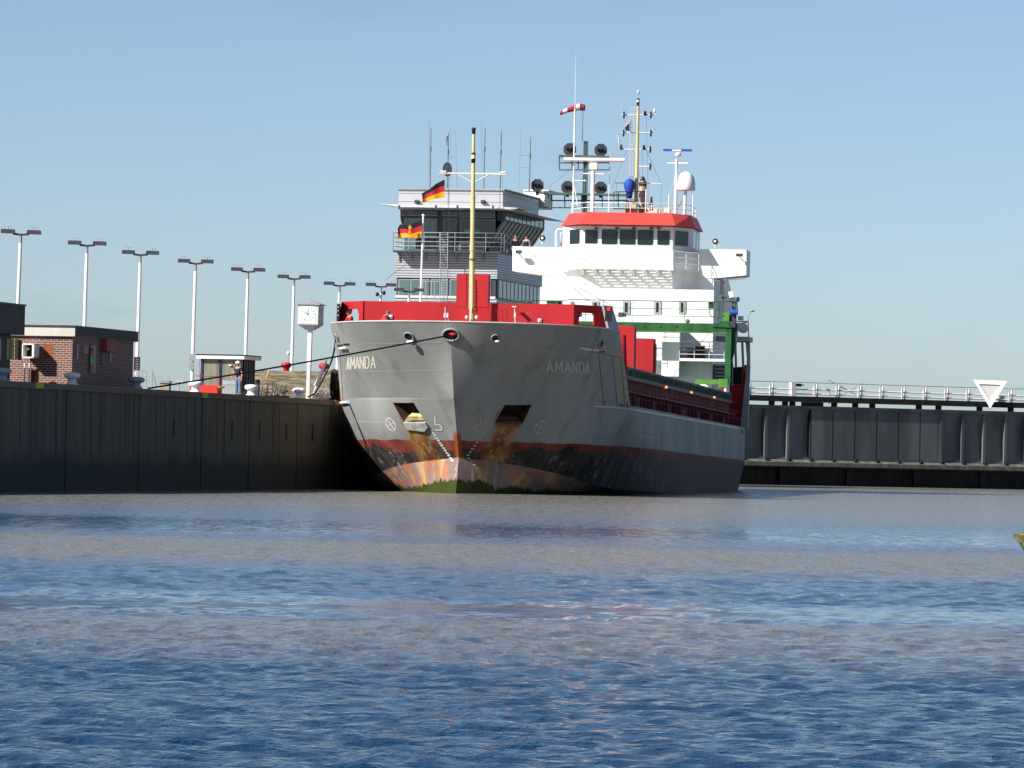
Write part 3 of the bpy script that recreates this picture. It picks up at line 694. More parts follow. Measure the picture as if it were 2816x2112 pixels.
for i in range(11):
    s0 = 2.2 + i * 5.7; m = MB(); m.box(-CP - .05, CP + .18, s0, s0 + 5.55, cz + .04, cz + .52)
    for j in range(7): m.box(CP + .18, CP + .27, s0 + .3 + j * .75, s0 + .5 + j * .75, cz + .04, cz + .40)
    m.box(CP + .12, CP + .24, s0, s0 + 5.55, cz + .46, cz + .54)
    m.build('hatch_cover', HATCHG, ship)
for px, py in ((1832, 1064.5), (1901, 1079), (1964, 1092.5)):
    q = SF.pt(px, py, 'x', CP + .3); m = MB(); m.box(CP + .2, CP + .34, q.y - .35, q.y + .35, q.z - .06, q.z + .06); k = NT('amber_lamp'); k.b.inputs['Emission Color'].default_value = (1,.35,.1,1); k.b.inputs['Emission Strength'].default_value = 1.0; m.build('deck_light', k.out((.8,.35,.12), .4), ship)
m = MB(); a = L(1600, 896, 11); b = L(1742, 1030, 11); m.box(-5, b.x, 11, 12, cz + .5, L(1742, 897, 11).z); m.build('grain_bulkhead', RED, ship)
m = MB(); b = L(1795, 1030, 20); m.box(-5, b.x, 20, 21.2, cz + .5, L(1795, 931, 20).z)
m.box(b.x, b.x + .08, 20.2, 21, cz + .6, L(1795, 945, 20).z); m.build('grain_bulkhead', RED, ship)
# ------------------------------------------------------------------ deckhouse and bridge
def poly3(m, pts, back, mi=0):                   # plate through local points, pushed back by a vector
    a = [Vector(p) for p in pts]; b = [p + Vector(back) for p in a]; n_ = len(a)
    m.add(a + b, [tuple(range(n_)), tuple(range(2*n_-1, n_-1, -1))] + [(i, (i+1) % n_, n_+(i+1) % n_, n_+i) for i in range(n_)], mi)
ZD = 4.9
def P2(x0, s0, x1, s1, yt, yb, th=.1, mm=None):  # vertical wall between two plan points given by photo columns
    a = L(x0, (yt+yb)/2, s0); b = L(x1, (yt+yb)/2, s1); zt = L((x0+x1)/2, yt, (s0+s1)/2).z; zb = L((x0+x1)/2, yb, (s0+s1)/2).z
    panel(mm, (a.x, s0), (b.x, s1), zb, zt, th)
    return a.x, b.x, zb, zt
m = MB()
a = L(1485, 800, 63.5); b = L(1963, 800, 63.5); zl = L(1700, 793, 63.5).z
m.box(a.x, b.x, 63.5, 77, ZD, zl)
m.build('deckhouse', WHITE, ship)
XL, XR = a.x, b.x
z8 = L(1720, 687.5, 65).z
xa, xb = L(1600, 740, 65).x, L(1850, 740, 65).x
xw0, xw1 = L(1493, 740, 66.8).x, L(1964, 740, 66.8).x
m = MB()
pl = [(xw0, 76), (xw0, 66.8), (L(1550,740,66.8).x, 66.8), (xa, 65), (xb, 65), (L(1922,740,66.8).x, 66.8), (xw1, 66.8), (xw1, 76)]
m.prism(pl, zl - .01, z8, 'xy'); m.build('bridge_deckhouse', WHITE, ship)
# bridge wings
for nm, poly in (('bridge_wing', [(1409,677),(1560,681),(1560,758),(1489,756),(1409,745)]), ('bridge_wing', [(1921,685),(2053,686.5),(2052,757),(1968,765),(1921,765)])):
    m = MB(); pts = [L(x, y, 66.75) for x, y in poly]; poly3(m, pts, (0, 2.6, 0)); wg = m.build(nm, WHITE, ship)
m = MB(); m.tube([L(1966, 772, 66.9), L(2040, 766, 66.9), L(2049, 764, 66.9), L(2050, 757, 66.9)], .045, 6); m.build('drain_pipe', GREY, ship)
# wheelhouse
zt = L(1720, 622, 65.2).z; ws = 65.15
WHP = [(L(1548,660,66.9).x, 66.9), (L(1600,660,ws).x, ws), (L(1850,660,ws).x, ws), (L(1904,660,66.9).x, 66.9)]
WHP = [(WHP[0][0], 71.5)] + WHP + [(WHP[3][0], 71.5)]
m = MB(); m.prism(WHP, z8 + .003, zt, 'xy'); wh = m.build('wheelhouse', WHITE, ship)
def win(px0, py0, px1, py1, pa, pb, name='window', parent=None, g=GLASS, fr=.05):
    """window lying in the vertical plane through plan points pa, pb"""
    A = Vector((pa[0], pa[1], 0)); t = Vector((pb[0]-pa[0], pb[1]-pa[1], 0)).normalized(); nn = Vector((t.y, -t.x, 0))
    def hit(px, py):
        d = SF.R3 @ ray(px, py); tt = (A - SF.o).dot(nn) / d.dot(nn); return SF.o + d * tt
    q0, q1, q2, q3 = hit(px0, py1), hit(px1, py1), hit(px1, py0), hit(px0, py0)
    c = (q0 + q1 + q2 + q3) / 4; u = ((q1 - q0).length + (q2 - q3).length) / 4; v = ((q3 - q0).length + (q2-q1).length) / 4; up = Vector((0,0,1))
    def rr(su, sv, off, rad=.1):
        P = []
        for cx, cy, a0 in ((su-rad, sv-rad, 0), (-su+rad, sv-rad, 90), (-su+rad, -sv+rad, 180), (su-rad, -sv+rad, 270)):
            for i in range(4): an = R(a0 + 30*i); P.append(c + t*(cx + rad*math.cos(an)) + up*(cy + rad*math.sin(an)) + nn*off)
        return P
    m = MB(); P = rr(u + fr, v + fr, .012); Q = rr(u, v, .014); k_ = len(P)
    m.add(P + Q, [(i, (i+1) % k_, k_+(i+1) % k_, k_+i) for i in range(k_)]); S_ = rr(u + fr, v + fr, -.02); m.add(P + S_, [(i, k_+i, k_+(i+1) % k_, (i+1) % k_) for i in range(k_)])
    o = m.build(name, LGREY if g is GLASS else WHITE, parent or wh)
    m = MB(); m.add(rr(u, v, .010), [tuple(range(k_))]); m.build('pane', g, o); return o
f0, f1, f2, f3 = WHP[1], WHP[2], WHP[3], WHP[4]
win(1567,631,1595,671, f0, f1)
for x0, x1, y0, y1 in ((1609,1644,632,670), (1655,1699,631,672), (1704,1749,631,673), (1753,1797,632,674), (1808,1842,634,674)): win(x0, y0, x1, y1, f1, f2)
win(1856,636,1892,676, f2, f3)
m = MB()
for px in (1640, 1697, 1743, 1792, 1812):
    q = L(px, 627, 65.0); m.box(q.x-.13, q.x+.1, 64.98, 65.14, q.z-.05, q.z+.03); m.tube([q, L(px - 4, 650, 65.08)], .012, 4)
    m.build('wiper', BLACK, wh); m = MB()
sx = WHP[4][0]
for y0, y1 in ((67.4, 68.7), (69.4, 70.6)):
    m = MB(); m.box(sx - .01, sx + .012, y0, y1, z8 + .35, zt - .15); m.build('window', GLASS, wh)
# door leaf / wind screen at the port side of the wheelhouse
m = MB(); q = [L(x, y, 67.2) for x, y in ((1529,678),(1529,637),(1534,630),(1556,630))]; m.tube(q, .07, 6); m.tube([L(1541,641,67.2), L(1552,641,67.2), L(1549,668,67.2), L(1542,668,67.2), L(1541,641,67.2)], .035, 5); m.build('wing_door_frame', WHITE, ship)
m = MB(); q = L(1545, 672, 67.1); m.box(q.x-.12, q.x+.15, 67.05, 67.15, q.z-.05, q.z+.05); m.build('lifebelt', RED, ship)
# roof
bot = [L(1544,618,67.0), L(1591,619.5,64.2), L(1857,621.5,64.2), L(1911,624,66.6), L(1935,632,72.2)]
top = [L(1565,584,67.4), L(1613,585,65.4), L(1846,589,65.4), L(1899.6,590.5,67.2), L(1918,601,71.6)]
zb_, zt_ = sum(p.z for p in bot[:4]) / 4, sum(p.z for p in top[:4]) / 4
bot = [(p.x, p.y) for p in bot[:4]]; top = [(p.x, p.y) for p in top[:4]]
bot = [(bot[0][0], 72)] + bot + [(bot[3][0], 72)]; top = [(top[0][0], 71.3)] + top + [(top[3][0], 71.3)]
m = MB(); n_ = 6; m.add([(x, y, zb_) for x, y in bot] + [(x, y, zt_) for x, y in top], [tuple(range(n_)), tuple(range(2*n_-1, n_-1, -1))] + [(i, (i+1) % n_, n_+(i+1) % n_, n_+i) for i in range(n_)])
m.build('roof', ROOFRED, wh)
# walkway in front of the wheelhouse with its rail and brackets
zf = L(1720, 738, 63.7).z; fl = [(L(1538,738,66.0).x, 66.0), (L(1592,738,63.7).x, 63.7), (L(1852,738,63.7).x, 63.7), (L(1921,740,66.0).x, 66.0)]
m = MB(); m.rail([(x, y, zf) for x, y in fl], L(1720, 689, 63.7).z - zf, 3, 1.7, .02, top=.028); m.build('walkway_rail', WHITE, ship)
m = MB()
for i in range(7):
    yy = 63.75 + i * .19; m.box(fl[1][0], fl[2][0], yy, yy + .10, zf - .04, zf)
i = 0; x = fl[1][0]
while x < fl[2][0]:
    m.prism([(63.7, zf-.04), (65.0, zf-.04), (65.0, zf-.40), (64.6, zf-.14), (63.7, zf-.10)], x, x + .20, 'yz'); x += .85
m.build('walkway_grating', WHITE, ship)
m = MB(); poly3(m, [(fl[2][0], 63.75, zf), (fl[3][0], 66.0, zf), (fl[3][0], 66.7, zf), (fl[2][0], 65, zf)], (0,0,-.06)); m.build('walkway_corner', WHITE, ship)
m = MB(); poly3(m, [(fl[1][0], 63.75, zf), (fl[0][0], 66.0, zf), (fl[0][0], 66.7, zf), (fl[1][0], 65, zf)], (0,0,-.06)); m.build('walkway_corner', WHITE, ship)
# cabin windows
DH = paint('window_recess', (.33,.35,.33), .5, .1)
for x0, x1 in ((1567,1577), (1627,1648), (1712,1733), (1798,1818), (1866,1886)):
    m = MB(); fb(m, x0, 828, x1, 863, 63.44, 63.5); o = m.build('cabin_window', DH, ship)
    m = MB(); fb(m, x0 + 6, 832, x1 - 7 if x1 - x0 > 12 else x1 - 2, 859, 63.43, 63.45); m.build('pane', GLASS, o)
# column, balcony, door details
m = MB(); fb(m, 1820, 893, 1868, 1035, 62.3, 63.6); m.build('ventilation_trunk', WHITE, ship)
zdk = L(1930, 986, 61.6).z
m = MB(); m.box(L(1868,990,61.6).x, L(1993,990,61.6).x, 61.6, 63.6, zdk - .18, zdk); m.build('balcony_deck', WHITE, ship)
m = MB(); x0, x1 = L(1868,990,61.65).x, L(1991,990,61.65).x; m.rail([(x0, 61.65, zdk), (x1, 61.65, zdk)], L(1930,940,61.65).z - zdk, 4, 1.0, .02, top=.035); m.build('balcony_rail', WHITE, ship)
m = MB(); fb(m, 1912, 950, 1936, 984, 62.5, 63.3); fb(m, 1886, 958, 1912, 964, 62.6, 63.2); fb(m, 1890, 968, 1915, 984, 62.5, 63.2); m.build('deck_winch', BLACK, ship)
m = MB(); fb(m, 1960, 1002, 1994, 1042, 63.0, 63.6); lv = m.build('louvre_box', DKGREY, ship)
m = MB()
for i in range(4): fb(m, 1968, 1003 + i*10, 1993, 1006 + i*10, 62.9, 63.02)
m.build('louvre_slats', GREY, lv)
m = MB(); m.tube([L(1693+40, 1000, 63.3), L(1752, 985, 63.3), L(1800, 1000, 63.3), L(1865, 1040, 63.3)], .03, 5); m.build('stair_rail', LGREY, ship)
m = MB(); m.rail([L(1797, 1000, 62), L(1820, 1000, 62)], 1.0, 3, .6, .02); m.build('side_rail', WHITE, ship)
for a_, b_ in (((1963,900),(1850,1035)), ((1690,845),(1590,790))):
    m = MB(); m.tube([L(*a_, 62.0), L(*b_, 62.0)], .015, 4); m.build('stay_wire', DKGREY, ship)
# side structures aft of the crane: shell fin, red bulwark, raft platform, davit
m = MB(); poly3(m, [L(x, y, 66.4) for x, y in ((2036,1178),(2056,1179),(2062,1010),(2061,937),(2055,937),(2053,1010))], (0, .5, 0)); m.build('side_shell', GREY, ship)
m = MB(); poly3(m, [L(x, y, 67.0) for x, y in ((2006,1176),(2038,1178),(2055,1003),(2044,1004),(2044,1060),(2014,1060),(2014,1012),(2006,1012))], (0, .3, 0)); bul = m.build('stern_bulwark', RED, ship)
m = MB(); poly3(m, [L(x, y, 67.6) for x, y in ((2010,1064),(2046,1064),(2046,1008),(2010,1010))], (0, .3, 0)); m.build('opening_shade', BLACK, ship)  # black sheet in the gap, carrying the dark of the opening as colour
m = MB()
for y in (1058, 1071): m.tube([L(2014, y, 66.9), L(2046, y, 66.9)], .035, 5)
m.tube([L(2016, 1000, 66.9), L(2013, 1075, 66.9)], .035, 5); m.tube([L(2043, 1005, 66.9), L(2040, 1080, 66.9)], .035, 5)
m.build('bulwark_pipes', ROOFRED, ship)
m = MB(); poly3(m, [L(x, y, 66.5) for x, y in ((2045,1006),(2059,1001),(2056,1018),(2049,1023),(2044,1018))], (0, .4, 0)); m.build('fender_lug', ROOFRED, ship)
m = MB(); q = L(2029, 1183, 64); 
for dx_ in (-.12, .18): m.tube([q + Vector((dx_+.14*math.cos(a), .0, .22*math.sin(a) - .1)) for a in np.linspace(0, 2*math.pi, 13)], .035, 5)
m.build('hanging_shackle', BLACK, ship)
m = MB(); fb(m, 1966, 925, 2061, 938, 65.6, 68); m.build('raft_platform', GREY, ship)
for (xa_, ya_), (xb_, yb_) in (((2022,938),(2024,1012)), ((2041,938),(2044,1010)), ((2053,938),(2059,1005))):
    m = MB(); m.tube([L(xa_, ya_, 66.3), L(xb_, yb_, 66.3)], .09, 6); m.build('platform_pillar', GREY, ship)
m = MB(); q = L(2042, 902, 66.2); m.lathe([(0,-.7),(.22,-.72),(.33,-.6),(.34,0),(.33,.6),(.22,.72),(0,.7)], q, 16, rot=Matrix(((1,0,0),(0,0,1),(0,1,0)))); m.build('life_raft', LGREY, ship)
m = MB()
for pts in (((2010,884),(2059,884)), ((2057,882),(2059,930)), ((2028,890),(2054,887))): m.tube([L(x, y, 65.8) for x, y in pts], .045, 6)
m.build('raft_rack', GREY, ship)
m = MB(); m.tube([L(x, y, 65.8) for x, y in ((2057,884),(2057,872),(2059,864),(2064,858))], .04, 6); m.ell(L(2068, 855, 65.8), (.18,.14,.09), 10); m.build('gooseneck_lamp', GREY, ship)
m = MB(); fb(m, 2029, 869, 2042, 880, 66.2, 67); m.build('winch_drum', LGREY, ship)
m = MB()
m.obox(L(2003, 797, 66.5), (.30, .3, 1.6), Matrix.Rotation(R(-17), 3, 'Y'))
ARM = paint('davit_shaded', (.11,.12,.14), .5, .2)  # grey taken darker, the shade on the davit put into its colour
m.build('davit_arm', ARM, ship)
m = MB(); m.obox(L(2011, 810, 66.4), (.31, .34, .42), Matrix.Rotation(R(-17), 3, 'Y')); m.build('davit_sleeve', WHITE, ship)
m = MB(); fb(m, 2009, 818, 2026, 830, 66.3, 66.9); poly3(m, [L(x, y, 66.4) for x, y in ((2010,828),(2026,828),(2028,852),(2014,850))], (0,.4,0)); dv = m.build('davit_pedestal', ARM, ship)
m = MB(); fb(m, 2026, 817, 2032, 829, 66.3, 66.8); m.build('davit_motor', BLACK, dv)
m = MB(); fb(m, 1980, 768, 1986, 808, 66.3, 66.6); m.tube([L(1989, 771, 66.3), L(1989, 880, 66.3)], .02, 4); m.tube([L(1984,818,66.3), L(1998,818,66.3)], .07, 6); m.build('davit_frame', DKGREY, ship)
# ------------------------------------------------------------------ hatch crane (green gantry)
SC = 60.5
m = MB(); fb(m, 1500, 886, 2006, 909, SC, SC + .6); cr = m.build('hatch_crane_beam', GREEN, ship)
m = MB(); fb(m, 1500, 909.3, 2000, 912, SC - .03, SC + .63); m.build('beam_flange', LGREEN, cr)
m = MB(); poly3(m, [L(x, y, SC - .1) for x, y in ((1958,899),(1982,884),(1998,882),(2012,901))], (0,.25,0)); m.build('gusset', GREEN, cr)
for x in (1724, 1769, 1813, 1858): m = MB(); fb(m, x, 896, x + 3, 900, SC - .05, SC); m.build('beam_lug', DKGREY, cr)
m = MB(); q = L(1891, 883, SC + .2); m.lathe([(0,-.12),(.14,-.12),(.14,.12),(0,.12)], q, 14, rot=Matrix(((1,0,0),(0,0,1),(0,1,0)))); m.build('sheave', LGREEN, cr)
m = MB(); zr = [L(1760, y, SC).z for y in (827, 848, 868, 886)]
x0, x1 = L(1560, 830, SC).x, L(1984, 830, SC).x
for j, z_ in enumerate(zr[:3]): m.tube([(x0, SC, z_), (x1, SC, z_)], .03 if j == 0 else .02, 5)
for px in (1611, 1659, 1741, 1883, 1976, 1984): q = L(px, 850, SC); m.tube([(q.x, SC, zr[0]), (q.x, SC, zr[3])], .016, 4)
m.tube([L(x, y, SC) for x, y in ((1952,848),(1952,864),(1956,870),(1974,872),(1980,872))], .03, 5)
m.tube([L(x, y, SC) for x, y in ((1979,872),(1979,834),(1983,828),(2018,828),(2022,832),(2022,850))], .035, 6)
for x_ in (1396, 1424, 1432, 1438, 1446): m.tube([L(x, y, SC) for x, y in ((x_,862),(x_,838),(x_+4,830),(x_+12,827),(1560,827))], .025, 5)
m.build('crane_rail', GREEN, cr)
for r4 in ((1503,826,1543,848), (1498,846,1553,862), (1556,849,1597,870), (1456,830,1462,862), (1948,829,1959,848)):
    m = MB(); fb(m, *r4, SC + .1, SC + .8); m.build('crane_cabinet', GREEN, cr)
m = MB(); fb(m, 1526, 827, 1535, 835, SC-.1, SC); m.build('work_lamp', DKGREY, cr)
m = MB(); fb(m, 1700, 859, 1714, 872, SC - .1, SC); fb(m, 1712, 861, 1722, 871, SC-.05, SC + .1); m.build('work_lamp', DKGREY, cr)
m = MB(); fb(m, 1994, 900, 2010, 1052, SC, SC + .5, 0); m.prism([(L(2008,900,SC).x, L(0+2008,885,SC).z), (L(2026,890,SC).x, L(2026,888,SC).z), (L(2026,935,SC).x, L(2026,935,SC).z), (L(2013,985,SC).x, L(2013,985,SC).z), (L(2013,1060,SC).x, L(2013,1060,SC).z), (L(2006,1060,SC).x, L(2006,1060,SC).z)], SC + .25, SC + .7, 'xz'); m.build('crane_leg', GREEN, cr)
m = MB(); fb(m, 1986, 884, 2022, 900, SC + .02, SC + .7); m.build('leg_head', DKGREY, cr)
m = MB(); fb(m, 1912, 1044, 1990, 1057, SC + .05, SC + .35); fb(m, 1976, 1042, 2001, 1066, SC - .05, SC + .4); m.build('crane_foot', LGREEN, cr)
m = MB(); fb(m, 1983, 1066, 1990, 1080, SC, SC + .3); m.build('travel_motor', RED, cr)
m = MB(); fb(m, 1991, 1066, 1997, 1079, SC, SC + .3); m.build('travel_guard', WHITE, cr)
m = MB(); fb(m, 1991, 858, 2006, 872, SC + .05, SC + .5); m.tube([L(1986, 865, SC + .2), L(1996, 865, SC + .2)], .12, 8); fb(m, 1988, 872, 2005, 886, SC, SC + .5); m.build('hoist_motor', LGREEN, cr)
m = MB(); a_, b_ = L(2010, 858, SC), L(2029, 859, SC); m.tube([a_, b_], .18, 12); m.build('oil_tank', BLUE, cr)
m = MB(); fb(m, 2005, 866, 2024, 884, SC + .2, SC + .6); m.build('gear_case', DKGREY, cr)
# ------------------------------------------------------------------ monkey island
ZR = zt_
def pole(m, x0, y0, x1, y1, s, r, n=8, r1=None): m.tube([L(x0, y0, s), L(x1, y1, s)], r, n, r1=r1)
m = MB(); rp = [(top[1][0]+.15, 67.6), (top[2][0] - 1.0 + .1, 65.9), (top[3][0]+.05, 65.9), (top[4][0]-.08, 67.4), (top[4][0]-.08, 71)]
rp[1] = (top[2][0]+.05, 65.7); m.rail([(x, y, ZR) for x, y in rp], .68, 2, 1.6, .022); m.build('roof_rail', WHITE, ship)
m = MB(); pole(m, 1576, 585, 1581, 300, 67.5, .055); pole(m, 1581, 300, 1584, 145, 67.5, .02, r1=.006); m.tube([L(1578, 500, 67.5), L(1590, 575, 67.5)], .03, 5)
m.tube([L(1577, 497, 67.5), L(1612, 497, 67.5)], .04, 6); m.build('antenna_mast', WHITE, ship)
m = MB(); pole(m, 1673, 585, 1678, 415, 67.8, .03, r1=.012); m.build('whip_antenna', WHITE, ship)
# radar one
m = MB(); pole(m, 1629, 585, 1631, 468, 67.2, .14, 12); m.tube([L(1603, 477, 67.2), L(1660, 479, 67.2)], .05, 6); rd = m.build('radar_mast', WHITE, ship)
m = MB(); fb(m, 1621, 447, 1642, 466, 67.0, 67.5); m.build('radar_gearbox', CREAM, rd)
m = MB(); a_, b_ = L(1551, 438, 67.2), L(1718, 440, 67.2); m.tube([a_, b_], .13, 10); m.build('radar_scanner', WHITE, rd)
# radar two
m = MB(); pole(m, 1857, 590, 1861, 437, 67.6, .13, 12, r1=.09); m.tube([L(1835, 449, 67.6), L(1892, 449, 67.6)], .05, 6); m.tube([L(1861, 465, 67.5), L(1842, 535, 67.5)], .008, 4); rd = m.build('radar_mast', WHITE, ship)
m = MB(); m.ell(L(1865, 425, 67.6), (.22,.25,.18), 12); m.build('radar_gearbox', WHITE, rd)
m = MB(); a_, b_ = L(1824, 413, 67.6), L(1903, 413, 67.6); m.obox((a_ + b_) / 2, ((b_-a_).length, .12, .15), Matrix.Identity(3)); sc_ = m.build('radar_scanner', BLUE, rd)
m = MB(); fb(m, 1848, 411.5, 1873, 415, 67.50, 67.53); m.build('scanner_strip', WHITE, sc_)
# dome
m = MB(); c_ = L(1886, 524, 67.9); m.lathe([(0,0),(.60,0),(.64,.05),(.63,.5),(.56,.85),(.42,1.1),(.2,1.25),(0,1.29)], c_, 24); dm = m.build('satellite_dome', WHITE, ship)
m = MB(); pole(m, 1882, 590, 1885, 524, 67.9, .11, 10); m.tube([L(1862, 575, 67.9), L(1884, 540, 67.9)], .04, 5); m.build('dome_stand', WHITE, dm)
# main mast
m = MB(); pole(m, 1748.5, 585, 1755, 292, 68.6, .135, 12, r1=.095); mm_ = m.build('main_mast', MASTY, ship)
m = MB()
for x0, x1, y in ((1707,1802,316), (1709,1795,365), (1703,1793,411), (1756,1793,458)): m.tube([L(x0, y, 68.6), L(x1, y, 68.6)], .045, 6); m.build('mast_yard', CREAM, mm_); m = MB()
m.tube([L(1691, 503, 68.6), L(1820, 505, 68.6)], .035, 6); m.build('mast_yard', CREAM, mm_)
for x, y in ((1716,316),(1790,316),(1715,366),(1790,366),(1788,411),(1788,458)):
    m = MB(); q = L(x, y, 68.45); m.lathe([(0,-.24),(.05,-.24),(.065,-.1),(.05,0),(.065,.1),(.05,.22),(0,.24)], q, 10); m.build('navigation_light', BLACK, mm_)
for x, y, mt_ in ((1774,312,BLACK), (1771,406,BLACK), (1708,404,DKGREY)):
    m = MB(); q = L(x, y, 68.5); m.lathe([(0,-.14),(.12,-.14),(.08,.05),(.10,.12),(0,.2)], q, 10); m.build('signal_horn', mt_, mm_)
m = MB(); q = L(1800, 305, 68.6); m.lathe([(0,-.12),(.09,-.1),(.08,.08),(.04,.14),(0,.15)], q, 10); pole(m, 1800, 316, 1800, 306, 68.6, .02); m.build('gps_antenna', WHITE, mm_)
m = MB(); m.lathe([(0,0),(.10,0),(.08,.1),(.10,.15),(.10,.5),(0,.52)], L(1754.5, 291, 68.6), 12); nl = m.build('navigation_light', BLACK, mm_)
m = MB(); m.lathe([(.102,.25),(.106,.28),(.106,.38),(.102,.4)], L(1754.5, 291, 68.6), 12); m.build('lens', CREAM, nl)
m = MB(); q = L(1755.5, 262, 68.6); m.lathe([(0,0),(.04,0),(.04,.1),(.09,.14),(.08,.3),(0,.38)], q, 10); m.build('gps_antenna', LGREY, mm_)
m = MB()
for x in (1733, 1741): m.tube([L(x + 2, 300, 68.4), L(x - 2, 490, 68.4)], .015, 4)
for i in range(24): m.tube([L(1733 - i*.1, 302 + i*8, 68.4), L(1741 - i*.1, 302 + i*8, 68.4)], .01, 4)
m.tube([L(1733,296,68.4), L(1768,297,68.4), L(1767,320,68.4)], .015, 4); m.build('mast_ladder', CREAM, mm_)
m = MB()
for a_, b_ in (((1724,412),(1682,520)), ((1777,320),(1784,585)), ((1766,412),(1770,585)), ((1778,412),(1818,505)), ((1740,366),(1737,585)), ((1757,470),(1775,585)), ((1819,505),(1816,580)), ((1695,505),(1696,560))):
    m.tube([L(*a_, 68.7), L(*b_, 68.7)], .009, 4)
m.build('mast_stays', DKGREY, mm_)
m = MB(); q = L(1702, 392, 68.6); m.tube([L(1703, 408, 68.6), q], .02, 5); m.tube([q, L(1702, 378, 68.6)], .06, 6); m.tube([L(1697, 371, 68.6), L(1700, 380, 68.6)], .04, 5); pole(m, 1709, 312, 1711, 254, 68.6, .008, 4); m.build('wind_sensor', LGREY, mm_)
# exhaust, cover, platform
EXH = paint('exhaust_tan', (.42,.36,.29), .6, .2, dirt=(.15,.1,.07), dirt_amt=.6)
m = MB(); a_, b_ = L(1767, 585, 69.6), L(1768, 498, 69.6); m.tube([a_, b_], .28, 16, r1=.26); ex = m.build('exhaust_pipe', EXH, ship)
m = MB(); m.lathe([(.27,-.35),(.27,-.1),(.16,.12),(.1,.2),(.1,.3),(0,.32)], b_, 14); m.build('exhaust_cap', BLACK, ex)
m = MB(); fb(m, 1720, 553, 1747, 585, 68.6, 69.4); m.build('exhaust_base', EXH, ship)
m = MB(); m.lathe([(0,-.62),(.18,-.6),(.24,-.2),(.38,.15),(.40,.4),(.28,.62),(.1,.72),(0,.74)], L(1731, 521, 68.3), 12); m.build('searchlight_cover', BLUE, ship)
m = MB(); q = [L(x, y, 68.0) for x, y in ((1688,528),(1772,526),(1772,572),(1688,573),(1688,528))]; m.tube(q, .035, 5); m.tube([L(1688,550,68), L(1772,550,68)], .025, 5)
for x in (1700, 1722, 1750): m.tube([L(x, 527, 68), L(x, 573, 68)], .02, 4)
fb(m, 1685, 570, 1775, 574, 67.8, 68.6); m.build('roof_platform', DKGREY, ship)
m = MB(); m.lathe([(0,-.55),(.06,-.5),(.09,-.2),(.13,0),(.10,.05),(0,.05)], L(1791, 562, 67), 10, rot=Matrix.Rotation(math.pi, 3, 'X')); fg_ = m.build('fog_bell', BLACK, ship)
m = MB(); m.ell(L(1791, 574, 66.9), (.15,.15,.17), 10); m.build('bell_cup', RED, fg_)
m = MB(); fb(m, 1826, 571, 1842, 585, 67.5, 68.0); fb(m, 1778, 574, 1815, 588, 68, 68.4); m.build('roof_box', CREAM, ship)
for a_, b_ in (((1839,590),(1840,535)), ((1905,590),(1906,535)), ((1775,585),(1777,520))):
    m = MB(); pole(m, *a_, *b_, 67.3, .035); m.build('roof_post', WHITE, ship)
# wing fittings
for x, y, s_ in ((1492, 655, 67.5), (1967, 664, 67.5)):
    m = MB(); q = L(x, y, s_); m.lathe([(0,-.18),(.1,-.16),(.2,0),(.19,.1)], q, 14, rot=Matrix.Rotation(R(90), 3, 'X')); sl = m.build('searchlight', DKGREY, ship)
    m = MB(); m.lathe([(0,.06),(.10,.06),(.10,.07),(0,.07)], q + Vector((0,-.03,0)), 12, rot=Matrix.Rotation(R(90), 3, 'X')); m.build('lens', CREAM, sl)
    m = MB(); m.tube([q + Vector((.22*math.cos(a), 0, .25*math.sin(a))) for a in np.linspace(math.pi, 2*math.pi, 9)], .02, 5); m.tube([q + Vector((0,0,-.24)), q + Vector((0,0,-.42))], .05, 6); m.build('yoke', CREAM, sl)
for x0, y0, x1, y1 in ((1418,688,1434,697), (2024,697,2042,705)):
    m = MB(); fb(m, x0, y0, x1, y1, 66.0, 66.25); q = L((x0+x1)/2, y1, 66.2); m.tube([q, q + Vector((.15, .55, -.2))], .03, 5); m.build('wing_floodlight', DKGREY, ship)
m = MB(); m.tube([L(1441, 678, 66.7), L(1660, 860, 60)], .012, 4); m.build('wire', DKGREY, ship)
# ------------------------------------------------------------------ control tower behind the bow
DT = 372.0; o_ = at(1364, 900, DT); TF = Frame((o_.x, DT, QZ), -R(12.5)); TG = QZ
tw = thing('control_tower', 'grey harbour control tower with a glazed lookout, louvred walls and a flat sunshade', 'control tower', TF.loc, TF.rot)
T = lambda px, py, y=0.0: TF.pt(px, py, 'y', y)
TX = lambda px, py, x=0.0: TF.pt(px, py, 'x', x)
def tb(m, x0, y0, x1, y1, d0, d1, mi=0):
    a = T(x0, y1, d0); b = T(x1, y0, d0); return m.box(a.x, b.x, d0, d1, a.z, b.z, mi)
SIDE = 16.0
k = NT('louvre_cladding'); o = k.xyz()
wv = k.math('FRACT', k.math('MULTIPLY', o[2], 5.2)); c = k.mix(k.step(wv, .55, .7), (.38,.38,.40), (.10,.10,.12))
LOUV = k.out(c, .4)
k = NT('panel_cladding'); o = k.xyz()
def grid_lines(k, sx, sy, sz, w=.03):
    o = k.xyz(); f = None
    for s_, ax in ((sx, 0), (sy, 1), (sz, 2)):
        if not s_: continue
        fr = k.math('FRACT', k.math('MULTIPLY', o[ax], 1/s_)); g = k.math('LESS_THAN', fr, w / s_)
        f = g if f is None else k.math('MAXIMUM', f, g)
    return f
PANEL = k.out(k.mix(grid_lines(k, 4.0, 1.5, .62, .04), (.38,.38,.40), (.09,.09,.11)), .35)
zb0 = 0
xl = T(1087, 720).x
zA = T(1250, 820).z; zB = T(1250, 765).z; zC = T(1250, 694).z; zD = T(1250, 573).z; zE = T(1250, 560).z; zF = T(1250, 522).z
m = MB(); m.box(xl, 0, 0, SIDE, -1, zA); m.box(xl, 0, 0, SIDE, zB, zC); m.build('louvred_wall', LOUV, tw)
